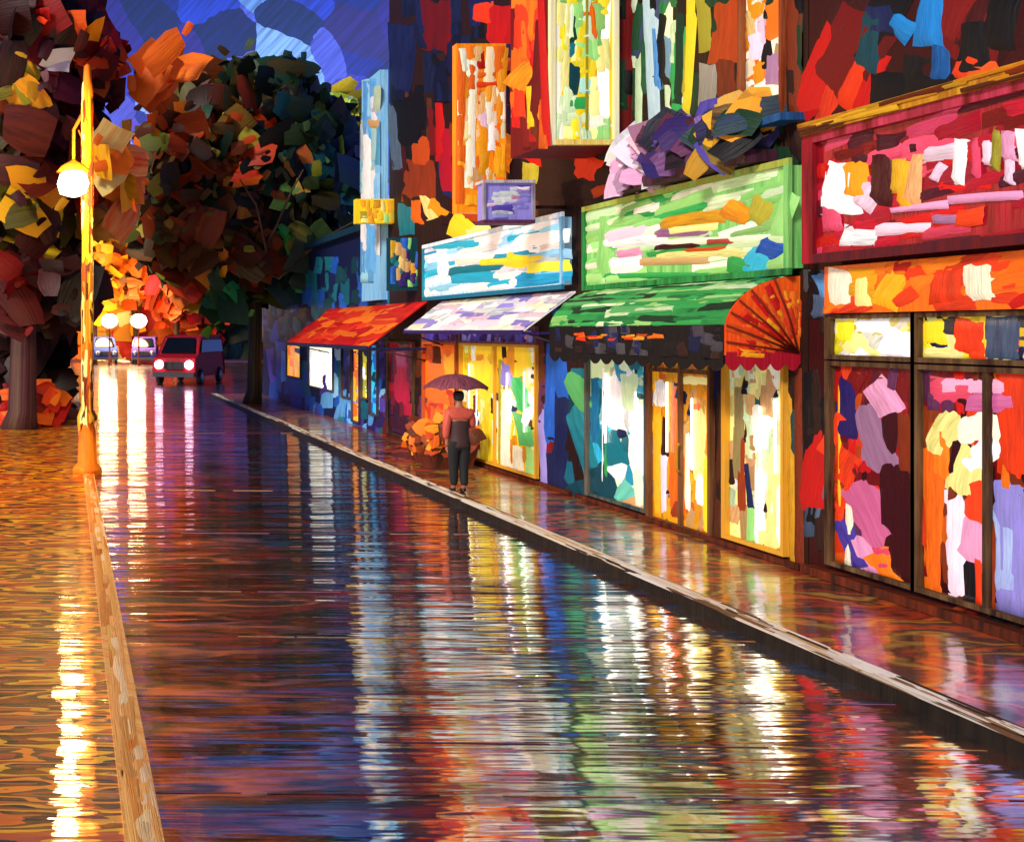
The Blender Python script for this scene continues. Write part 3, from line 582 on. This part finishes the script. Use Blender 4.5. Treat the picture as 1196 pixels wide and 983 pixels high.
def tree(label,Z,base_x,blobs,limbs,size,dz,trunk_r,pc,group=None,fork=6.0,hb=PH,pal_hi=None):
    X=(base_x-VX)*Z/F; t=thing('tree',(X,Z,hb),label,'tree',group)
    tk=PM(); tk.tube([(X-.1,Z,hb-.1),(X,Z,hb+.5),(X+.05,Z,fork*.5),(X,Z,fork),(X+.1,Z+.1,fork*1.5)],[trunk_r*1.5,trunk_r*1.1,trunk_r*.9,trunk_r*.75,trunk_r*.4],pc,mixc(C(pc),C('khaki'),.4),12)
    for (x1,y1,q) in limbs:
        X1=(x1-VX)*Z/F; h1=EYE+(VY-y1)*Z/F; s0=Vector((X,Z,fork*q)); e=Vector((X1,Z+U(-1,1),h1)); m=s0.lerp(e,.5)+Vector((U(-.3,.3),0,.3))
        tk.tube([s0,s0.lerp(m,.6),m,e.lerp(m,.4),e],[trunk_r*.45,trunk_r*.36,trunk_r*.28,trunk_r*.18,trunk_r*.06],pc,mixc(C(pc),C('khaki'),.4),7)
    if trunk_r>.26 and Z<39.9 and Z>35:
        for (a,b,c_,d_) in ((305,330,400,262),(340,300,402,285),(352,292,398,330),(292,300,262,225),(300,280,330,215)):
            q0=Vector(((a-VX)*Z/F,Z-3.3,EYE+(VY-b)*Z/F)); q1=Vector(((c_-VX)*Z/F,Z-3.5,EYE+(VY-d_)*Z/F)); m=q0.lerp(q1,.5)+Vector((.1,0,.35)); s1=Vector((X,Z,fork*.75))
            tk.tube([s1,q0,q0.lerp(m,.7),m,m.lerp(q1,.6),q1],[.07,.06,.05,.04,.03,.02],'6a5238','2a1c12',6)
    tk.build('trunk',M_PAINT,t)
    cr=PM(); crown_pts(cr,blobs,Z,dz,size); cr.build('crown',M_LEAF,t); return t
tree('broad dark green and rust tree on the pavement before the blue shop',39.5,297,[
 (290,200,110,115,330,DK),(330,170,75,85,170,GRN),(350,240,62,85,140,GRN),(240,180,70,75,150,LIT),(255,128,56,44,90,MIX),(300,105,55,24,50,GRN),(215,225,55,55,100,MIX),(205,165,40,40,40,LIT),
 (270,250,90,70,120,MIX),(330,120,46,36,60,GRN),(230,290,66,45,75,YEL+LIT),(195,285,34,34,26,LIT+['dred']),(290,310,70,42,70,MIX+['green']),(350,315,50,36,60,GRN+['green']),(255,345,30,32,26,['green','dgreen','26401c','58862a']),(382,200,22,70,40,['dteal','dgreen','navy']),
 (205,200,45,70,48,BRT),(270,200,75,65,54,BRT+['red','lolive','dor','brown']),(340,230,60,80,40,['lolive','26401c','dor','green','olive']),(190,255,44,50,18,YEL+['gold']),(240,335,40,30,12,BRT)],
 [(210,230,.9),(250,150,1.1),(340,150,1.1),(375,270,.8),(395,250,.7),(350,310,.6),(300,90,1.2),(215,310,.65)],.98,3.2,.27,'1a120c',fork=7.2)
tree('overhanging dark red and olive tree with pale purple trunk, left edge',30.8,26,[
 (20,90,110,130,260,['ddred','dred','black','2a0c0a','maroon']),(40,180,70,90,90,['ddred','dbrown','rust','olive']),(15,250,60,60,60,['ddred','olive','dbrown']),(75,60,50,60,46,['dred','red','dbrown','black','crim']),
 (0,0,120,60,90,['black','ddred','dbrown','ddred']),(70,330,46,40,50,['ddred','black','dbrown']),(20,340,40,40,30,['dred','ddred']),
 (30,130,40,90,60,['lolive','olive','gold','amb']),(40,245,26,44,16,['gold','amb','yel']),(95,65,48,38,26,BRT+['orred']),(60,85,50,30,8,['lpink','lgrey','mauve']),(185,85,32,28,12,['or','f2661c','dor']),(125,215,32,60,34,['amb','or','gold','f5b040','orred','lyel']),(60,10,40,25,5,['orred','or'])],
 [(-40,120,1.0),(40,100,1.2),(100,80,1.1),(20,20,1.4),(90,180,.9)],1.0,3.0,.40,'421428',fork=7.0,hb=0,group=None)
def far_tree(x,Z,top,w,pal,label,group='orange autumn trees across the end of the street'):
    bl=[(x,(top+400)/2-8,w,(400-top)/2*.85,110,pal),(x,top+25,w*.6,22,20,pal)]
    t=tree(label,Z,x,bl,[(x-w*.5,330,.8),(x+w*.5,330,.8),(x,top+30,1)],1.9,3.5,.3,'dbrown',fork=5.0,hb=0,group=group); return t
OR1=['or','amb','gold','or','dor','tan','lyel']; OR2=['orred','red','dor','rust','dred']; OR3=['gold','amb','yel','dor','lolive']
far_tree(110,99,235,34,OR3+['amb'],'golden autumn tree directly behind the street lamp post')
far_tree(158,103,215,34,OR1,'orange autumn tree behind the two far globe lamps')
far_tree(205,100,270,36,OR2+['or'],'red-orange autumn tree behind the red van')
far_tree(252,105,285,34,OR2+['rust','dbrown'],'dark red tree right of the red van, behind the pavement tree')
far_tree(305,108,270,40,['dteal','navy','dgreen','teal'],'dark blue-green tree beyond the end of the shop row',None)
far_tree(365,112,240,46,['dteal','navy','dgreen','teal','olive'],'large teal tree rising behind the low blue shop',None)
far_tree(405,104,100,42,['lolive','c0b830','olive','teal','lgreen','green','yel'],'tall olive and teal tree beside the pale blue pilaster',None)
far_tree(60,98,280,40,['ddred','black','dbrown','dred'],'dark bare-looking tree beyond the hedge on the left',None)
hd=PM()
for i in range(520):
    X=U(-6,34); Z=U(107,110); h=abs(U(-.2,9.5)); pal=['or','gold','f5a030','amb','lyel'] if X<6 else (['red','orred','dor','or','red'] if X<15 else ['dgreen','dteal','navy','dbrown'])
    hd.leaf((X,Z,h),U(1.3,2.8),(U(-.4,.4),-1,U(-.2,.5)),pal,1.3)
tag(hd.build('hedge',M_LEAF,origin=(12,108.5,0)),'tall orange and red hedge closing the far end of the street','hedge')
# hedge and shrubs on the left
hd=PM(); 
for i in range(420):
    X=U(-9,-.15); Z=U(33,36); h=abs(U(-.2,6.2)); hd.leaf((X,Z,h),U(.6,1.3),(U(-.4,.4),-1,U(-.2,.5)),['black','ddred','dbrown','1a0806','maroon'] ,1.5)
tag(hd.build('hedge',M_LEAF,origin=(-4,34.5,0)),'tall dark red-black hedge behind the purple trunk on the left','hedge')
sh=PM()
for i in range(60):
    sh.leaf((U(-2.0,-.2),U(31,32.2),U(.0,1.1)),U(.35,.75),(U(-.5,.5),-1,U(0,.6)),['red','orred','or','dred','crim'],1.4)
tag(sh.build('shrub',M_LEAF,origin=(-1.2,31.6,0)),'low bright red shrub beside the purple tree trunk','shrub')
sh=PM()
for i in range(150):
    sh.leaf((U(7.3,8.3),U(20.6,22.4),PH+U(.3,.85)),U(.12,.26),(U(-.9,.1),-1,U(0,.6)),['dor','rust','brown','or','brown','rust','amb'],1.3)
so=thing('planter',(7.8,21.5,PH),'dark planter with rust-orange foliage left of the walking person','planter')
sh.build('foliage',M_LEAF,so); b=PM(); b.hexa([(7.45,20.8,PH),(8.2,20.8,PH),(8.2,22.2,PH),(7.45,22.2,PH)],[(7.35,20.7,PH+.42),(8.3,20.7,PH+.42),(8.3,22.3,PH+.42),(7.35,22.3,PH+.42)],'dbrown','rust'); b.build('trough',M_PAINT,so)

# ================================================================= street lamp
def street_lamp():
    X=.42; Z=F*EYE/(553-VY)
    t=thing('street_lamp',(X,Z,0),'tall orange lamp post on the left kerb with a glowing white lantern','street lamp')
    p=PM(); p.lathe([(.30,0),(.30,.12),(.20,.22),(.17,.9),(.14,1.0),(.155,1.06),(.12,1.15),(.115,4),(.095,7.6),(.12,7.7),(.12,7.85),(.09,8.0),(.07,8.3),(.02,8.35)],X,Z,'or','amb',14)
    def Sp(a,b): 
        r=.118 if b>1.2 else .2
        return Vector((X+r*math.cos(a),Z+r*math.sin(a),b)),Vector((math.cos(a),math.sin(a),0))
    for i in range(90): p.stroke(Sp,U(math.pi,2*math.pi),U(1.2,7.5),U(.4,.9),U(.5,1.3),U(-.05,.05),random.choice(['amb','gold','dor','rust','lyel','or','brown']),lift=.004,th=.01)
    p.build('post',M_PAINT,t)
    a=PM(); hl=EYE+(VY-215)*Z/F; XL=(86-VX)*Z/F
    a.tube([(X,Z,hl+1.35),(X-.12,Z,hl+1.4),(XL,Z,hl+1.1),(XL,Z,hl+.42)],[.045,.04,.035,.03],'dor','gold',8); a.tube([(X,Z,hl+.7),(XL+.1,Z,hl+1.1)],.02,'dor','gold',6); a.build('arm',M_PAINT,t)
    l=PM(); l.lathe([(.08,hl-.26),(.28,hl-.2),(.34,hl),(.28,hl+.2),(.14,hl+.3)],XL,Z,'white','white',16); lo=l.build('lantern',M_LAMP,t)
    c=PM(); c.lathe([(.36,hl+.24),(.26,hl+.36),(.08,hl+.46),(.03,hl+.5)],XL,Z,'amb','dor',16); c.build('cap',M_PAINT,lo)
    d=bpy.data.lights.new('lamp_light','POINT'); d.energy=1100; d.color=(1,.62,.22); d.shadow_soft_size=.22
    o=bpy.data.objects.new('lamp_light',d); COL.objects.link(o); o.parent=t; o.location=(XL-X-.1,-1.25,hl-.1)
M_LAMP=glow('lamp_glass',(1,.9,.66),6); M_HEAD=glow('headlight_glass',(1,.55,.75),14); M_GLOBE=glow('globe_glass',(1,.9,.72),4.5); M_PGLOW=glow('pink_lens',(.9,.2,.4),1.3)
street_lamp()
def globe(px,label):
    Z=88.0; X=(px-VX)*Z/F; h=EYE+(VY-375)*Z/F
    t=thing('globe_lamp',(X,Z,0),label,'street lamp','globe lamps at the far end of the street')
    p=PM(); p.lathe([(.16,0),(.12,.3),(.07,.6),(.06,h-.7),(.12,h-.6)],X,Z,'dbrown','dor',8); p.build('post',M_PAINT,t)
    g=PM(); g.lathe([(.2,h-.6),(.6,h-.35),(.74,h),(.6,h+.4),(.25,h+.62)],X,Z,'white','white',14); g.build('globe',M_GLOBE,t)
    d=bpy.data.lights.new('globe_light','POINT'); d.energy=3200; d.color=(1,.6,.25); d.shadow_soft_size=.8
    o=bpy.data.objects.new('globe_light',d); COL.objects.link(o); o.parent=t; o.location=(0,2.5,h+.5)
globe(128,'left one of the two white globe lamps far down the street'); globe(162,'right one of the two white globe lamps, nearer the red van')
# ================================================================= vehicles
m_glass=flat_mat('dark_glass','0a0d14',.1); m_tyre=flat_mat('tyre','0c0c0c',.8); m_rim=flat_mat('rim','888888',.3,.8)
def van(label,loc,rz,c,c2,scale=1.0,light=True,group=None,hl=M_HEAD):
    t=thing('van',loc,label,'van',group); t.rotation_euler=(0,0,rz); t.scale=(scale,)*3; t['_w']=[0,0,0]
    prof_=[(-2.3,.35),(-2.32,.9),(-2.2,1.15),(-1.75,1.3),(-1.15,2.0),(-.8,2.1),(2.1,2.12),(2.3,1.9),(2.35,.6),(2.3,.35)]   # front toward -Y
    b=PM(); n=len(prof_); vs=[]
    for sx,k in ((-1,.94),(-1,1),(1,1),(1,.94)):
        for (y,z) in prof_:
            tw=.12*max(0,(z-1.0)); yy=y*(.985 if k<1 else 1); vs.append((sx*((.95 if k<1 else .90)-tw),yy,z if k==1 else z*.985+.01))
    order=[0,1,2,3]; rows=[vs[i*n:(i+1)*n] for i in (1,0,3,2)]
    vs=[v for r in rows for v in r]; fs=[]
    for r in range(3):
        for i in range(n): fs.append((r*n+i,r*n+(i+1)%n,(r+1)*n+(i+1)%n,(r+1)*n+i))
    fs.append(tuple(range(n))); fs.append(tuple(range(4*n-1,3*n-1,-1)))
    # simple loft: inner side, outer side
    b.add(vs,fs,c,c2)
    bo=b.build('body',M_PAINT,t)
    def Sf(a,bb): return Vector((a,-2.33,bb)),Vector((0,-1,0))
    g=PM(); g.hexa([(-.74,-1.74,1.33),(.74,-1.74,1.33),(.62,-1.20,1.97),(-.62,-1.20,1.97)],[(-.74,-1.80,1.36),(.74,-1.80,1.36),(.62,-1.25,2.0),(-.62,-1.25,2.0)],'navy'); g.build('windscreen',m_glass,t)
    for sx in (-1,1):
        g=PM(); a=.955 if sx>0 else -.955; g.hexa([(a-.11*sx,-1.1,1.9),(a-.04*sx,-1.45,1.38),(a-.04*sx,1.9,1.38),(a-.11*sx,1.9,1.9)],[(a-.07*sx,-1.1,1.9),(a-.0*sx,-1.45,1.38),(a-.0*sx,1.9,1.38),(a-.07*sx,1.9,1.9)],'navy'); g.build('side_window',m_glass,t)
        for y in (-1.45,1.45):
            w=PM(); w.tube([(a-.14*sx,y,.34),(a+.02*sx,y,.34)],.34,'black',None,18); wo=w.build('tyre',m_tyre,t)
            w=PM(); w.tube([(a+.0*sx,y,.34),(a+.035*sx,y,.34)],.19,'grey',None,14); w.build('rim',m_rim,wo)
        h=PM(); h.tube([(sx*.66,-2.24,.86),(sx*.66,-2.37,.86)],[.19,.17],'white',None,14); h.build('headlight',hl,t)
    bp=PM(); bp.box((-.9,-2.42,.35),(.9,-2.28,.55),'dgrey'); bp.build('bumper',M_PAINT,t)
    gr=PM(); gr.box((-.42,-2.36,.68),(.42,-2.30,.98),'black','dgrey'); gr.build('grille',M_PAINT,t)
    return t
van('dark red van with glaring pinkish headlights turning into the street',((222-VX)*58/F,58,0),math.radians(-24),'crim','dred',1.28)
van('blue-violet van parked far off, below the left globe lamp',((119-VX)*93/F,93,0),math.radians(6),'dvio','blue',1.15,group='blue-violet vans parked across the end of the street',hl=m_rim)
van('blue-violet van parked far off, below the right globe lamp',((170-VX)*93/F,93,0),math.radians(-8),'vio','dvio',1.15,group='blue-violet vans parked across the end of the street',hl=m_rim)

# ================================================================= person and umbrella
def skin(name,chains,mat,parent,base,sub=2):
    vs=[];es=[];rs=[]
    for ch in chains:
        prev=None
        for it in ch:
            if isinstance(it,int): idx=it
            else: vs.append(it[0]); rs.append(it[1]); idx=len(vs)-1
            if prev is not None: es.append((prev,idx))
            prev=idx
    me=bpy.data.meshes.new(name); me.from_pydata(vs,es,[]); o=bpy.data.objects.new(name,me); COL.objects.link(o); o.parent=parent
    sk=o.modifiers.new('s','SKIN'); sk.use_smooth_shade=True
    lay=me.skin_vertices[0].data if me.skin_vertices else None
    if lay is None:
        bpy.context.view_layer.objects.active=o; bpy.ops.mesh.customdata_skin_add(); lay=me.skin_vertices[0].data
    for i,r in enumerate(rs): lay[i].radius=(r if isinstance(r,tuple) else (r,r)); lay[i].use_root=(i==0)
    ss=o.modifiers.new('u','SUBSURF'); ss.levels=sub; ss.render_levels=sub
    me.materials.append(mat); return o
px_,pz_=6.78,17.75
pr=thing('person',(px_,pz_,PH),'person walking away in orange-pink jacket and black trousers under an umbrella','person')
m_coat=flat_mat('brown_coat','3a1c1a',.7); m_jack=flat_mat('orange_jacket','c8503c',.6); m_tr=flat_mat('black_trousers','0b0a0c',.8); m_skin=flat_mat('skin','a8684a',.5); m_hair=flat_mat('dark_hair','14090a',.6); m_shoe=flat_mat('shoe','0a0808',.4)
# continuous body (walking away: +Y forward)
def limbs():
    c=[]
    c.append([((0,0,.92),.13),((0,.01,1.08),(.135,.10)),((0,.01,1.25),(.16,.11)),((0,.0,1.40),(.15,.10)),((0,.01,1.47),.07),((0,.03,1.55),.055),((0,.045,1.63),.088),((0,.045,1.70),.08)])
    c.append([0,((-.09,0,.84),.095),((-.08,.05,.48),.065),((-.07,.05,.10),.042),((-.07,.15,.05),.038)])
    c.append([0,((.09,0,.84),.095),((.075,.0,.48),.065),((.065,-.06,.12),.042),((.065,.04,.05),.038)])
    c.append([3,((.17,0,1.38),.062),((.235,.03,1.13),.048),((.13,.17,1.19),.036),((.06,.24,1.27),.03)])
    c.append([3,((-.17,0,1.38),.062),((-.215,-.03,1.12),.048),((-.19,.06,.88),.034),((-.185,.08,.80),.032)])
    return c
# absolute indices: first chain 0..7
skin('body',limbs(),m_skin,pr,None)
skin('trousers',[[((0,0,.95),.165),((0,0,.88),.16)],[1,((-.095,0,.80),.118),((-.08,.05,.48),.088),((-.07,.05,.10),.066)],[1,((.095,0,.80),.118),((.075,.0,.48),.088),((.065,-.06,.11),.066)]],m_tr,pr,None)
skin('coat',[[((0,0,.74),(.215,.17)),((0,0,.86),(.205,.165)),((0,.01,1.0),(.175,.14)),((0,.01,1.15),(.18,.14)),((0,.01,1.28),(.185,.145))]],m_coat,pr,None)
skin('jacket',[[((0,.01,1.22),(.19,.14)),((0,.01,1.36),(.185,.13)),((0,.015,1.47),.09)],[1,((.19,0,1.38),.085),((.25,.03,1.14),.07),((.16,.15,1.18),.055)],[1,((-.19,0,1.38),.085),((-.235,-.03,1.12),.07),((-.21,.05,.92),.055)]],m_jack,pr,None)
skin('hair',[[((0,.005,1.56),.06),((0,.02,1.63),.095),((0,.03,1.70),.10),((0,.035,1.76),.075)]],m_hair,pr,None)
for sx,y in ((-.07,.07),(.065,-.05)):
    skin('shoe',[[((sx,y-.03,.055),.05),((sx,y+.06,.045),.048),((sx,y+.15,.035),.04)]],m_shoe,pr,None,1)
# hands: one continuous palm with fingers
def handm(base,ax,sgn):
    b=Vector(base); ch=[[(tuple(b),.026),(tuple(b+Vector(ax)*.05),.03)]]
    for k,(o_,ln) in enumerate(((-.027,.065),(-.009,.075),(.009,.07),(.027,.055))):
        q=b+Vector(ax)*.06+Vector((0,o_,0)); ch.append([1,(tuple(q),.011),(tuple(q+Vector(ax)*ln*.5+Vector((sgn*.01,0,0))),.009),(tuple(q+Vector(ax)*ln*.8+Vector((sgn*.03,0,0))),.008)])
    q=b+Vector((sgn*.012,.03,0)); ch.append([0,(tuple(q+Vector(ax)*.02),.011),(tuple(q+Vector(ax)*.05+Vector((sgn*.012,.012,0))),.009)])
    return ch
skin('hand',handm((.05,.25,1.28),(-.25,.3,.9),-1),m_skin,pr,None,1)
skin('hand',handm((-.185,.085,.79),(0,.05,-1),1),m_skin,pr,None,1)
# umbrella
ux,uy=px_+.04,pz_+.27
um=thing('umbrella',(ux,uy,PH+1.25),'open plum-pink umbrella held over the walking person','umbrella')
cn=PM(); nseg=8; Rm=.56; top=PH+2.03; vs=[];fs=[]; rings=7
for j in range(rings+1):
    t=j/rings
    for k in range(nseg*4):
        a=2*math.pi*k/(nseg*4); lobe=abs(math.sin(a*nseg/2)); r=Rm*t*(1-.05*lobe*t); h=top-.27*(1-math.cos(t*1.25))/(1-math.cos(1.25))*.95-.0+.035*lobe*t
        vs.append((ux-.02+r*math.cos(a),uy+r*math.sin(a)-.05,h))
n4=nseg*4
for j in range(rings):
    for k in range(n4): fs.append((j*n4+k,j*n4+(k+1)%n4,(j+1)*n4+(k+1)%n4,(j+1)*n4+k))
st=[(math.atan2(v[1]-uy,v[0]-ux)*4,math.hypot(v[0]-ux,v[1]-uy)*6,0) for v in vs]
cn.add(vs,fs,'4a1c28','a85a70',st,0,True); co=cn.build('canopy',M_PAINT,um)
m=co.modifiers.new('t','SOLIDIFY'); m.thickness=.006
rb=PM()
for k in range(nseg):
    a=2*math.pi*k/nseg; pts_=[]
    for j in range(0,rings+1):
        t=j/rings; r=Rm*t; h=top-.27*(1-math.cos(t*1.25))/(1-math.cos(1.25))*.95-.012; pts_.append((ux-.02+r*math.cos(a),uy-.05+r*math.sin(a),h))
    rb.tube(pts_,.004,'dgrey',None,5)
rb.build('ribs',M_PAINT,co)
sf=PM(); sf.tube([(ux-.02,uy-.05,top+.07),(ux-.02,uy-.05,top),(ux-.03,uy-.02,PH+1.2)],[.004,.009,.009],'dgrey',None,8); sf.build('shaft',M_PAINT,um)
hn=PM(); hn.tube([(ux-.03,uy-.02,PH+1.30),(ux-.03,uy-.015,PH+1.16),(ux-.03,uy+.02,PH+1.10),(ux-.03,uy+.06,PH+1.12)],.015,'brown',None,8); hn.build('handle',M_PAINT,um)

# ================================================================= sky, sun, camera
wd=bpy.data.worlds.new('World'); scn.world=wd; wd.use_nodes=True; nt=wd.node_tree; nt.nodes.clear(); L=nt.links.new
out=N(nt,'ShaderNodeOutputWorld'); bg=N(nt,'ShaderNodeBackground'); sky=N(nt,'ShaderNodeTexSky'); sky.sky_type='NISHITA'; sky.sun_disc=False
SUN_EL=math.radians(33); SUN_AZ=math.radians(-138)
sky.sun_elevation=SUN_EL; sky.sun_rotation=SUN_AZ
tc=N(nt,'ShaderNodeTexCoord'); vr=N(nt,'ShaderNodeVectorRotate',rotation_type='Y_AXIS'); vr.inputs['Angle'].default_value=.8; L(tc.outputs['Generated'],vr.inputs['Vector']); mp=N(nt,'ShaderNodeMapping'); mp.inputs['Scale'].default_value=(46,20,30); L(vr.outputs[0],mp.inputs['Vector'])
vo=N(nt,'ShaderNodeTexVoronoi'); vo.inputs['Scale'].default_value=1; vo.inputs['Randomness'].default_value=.9
nz=N(nt,'ShaderNodeTexNoise'); nz.inputs['Scale'].default_value=1.3; nz.inputs['Detail'].default_value=3; L(mp.outputs[0],nz.inputs['Vector'])
mv=N(nt,'ShaderNodeMix',data_type='VECTOR'); mv.inputs[0].default_value=.35; L(mp.outputs[0],mv.inputs[4]); L(nz.outputs['Color'],mv.inputs[5]); L(mv.outputs[1],vo.inputs['Vector'])
sp=N(nt,'ShaderNodeSeparateColor'); L(vo.outputs['Color'],sp.inputs[0])
rp=N(nt,'ShaderNodeValToRGB'); cols=['060a2c','0c1c8c','2a1684','1838c8','3c1c90','0a1258','2c64e0','5a34b8','5cb4f8','8a78d8']; cr=rp.color_ramp; cr.interpolation='LINEAR'
while len(cr.elements)<len(cols): cr.elements.new(.5)
for i,c in enumerate(cols): cr.elements[i].position=i/(len(cols)-1); cr.elements[i].color=(*C(c),1)
L(sp.outputs[0],rp.inputs[0])
nz2=N(nt,'ShaderNodeTexNoise'); nz2.inputs['Scale'].default_value=1; nz2.inputs['Detail'].default_value=4
mp2=N(nt,'ShaderNodeMapping'); mp2.inputs['Scale'].default_value=(20,20,330); L(vr.outputs[0],mp2.inputs['Vector']); L(mp2.outputs[0],nz2.inputs['Vector'])
mr=N(nt,'ShaderNodeMapRange'); mr.inputs[1].default_value=.3; mr.inputs[2].default_value=.7; mr.inputs[3].default_value=.55; mr.inputs[4].default_value=1.5; L(nz2.outputs['Fac'],mr.inputs[0])
b1=N(nt,'ShaderNodeBackground'); L(rp.outputs[0],b1.inputs[0])
mm=N(nt,'ShaderNodeMath',operation='MULTIPLY'); sz=N(nt,'ShaderNodeSeparateXYZ'); L(tc.outputs['Generated'],sz.inputs[0]); el=N(nt,'ShaderNodeMapRange'); L(sz.outputs[2],el.inputs[0])
el.inputs[1].default_value=.27; el.inputs[2].default_value=.40; el.inputs[3].default_value=.95; el.inputs[4].default_value=.22; L(el.outputs[0],mm.inputs[1]); L(mr.outputs[0],mm.inputs[0]); L(mm.outputs[0],b1.inputs[1])
L(sky.outputs[0],bg.inputs[0]); bg.inputs[1].default_value=.012
ad=N(nt,'ShaderNodeAddShader'); L(bg.outputs[0],ad.inputs[0]); L(b1.outputs[0],ad.inputs[1]); L(ad.outputs[0],out.inputs[0])
sd=bpy.data.lights.new('sun','SUN'); sd.energy=2.7; sd.angle=math.radians(12); sd.color=(1,.95,.86)
so=bpy.data.objects.new('sun',sd); COL.objects.link(so)
so.rotation_euler=Vector((.66,.52,-.50)).to_track_quat('-Z','Y').to_euler()
cam=bpy.data.cameras.new('camera'); co=bpy.data.objects.new('camera',cam); COL.objects.link(co); scn.camera=co
co.location=(0,0,EYE); co.rotation_euler=(math.pi/2,0,0); cam.sensor_width=36; cam.lens=36*F/1196; cam.shift_x=(598-VX)/1196; cam.shift_y=-(491.5-VY)/1196
cam.clip_end=3000
vs_=scn.view_settings; vs_.view_transform='Standard'; vs_.look='None'; vs_.gamma=1; vs_.exposure=.38; vs_.use_curve_mapping=False
for o in bpy.data.objects:
    if '_w' in o: del o['_w']
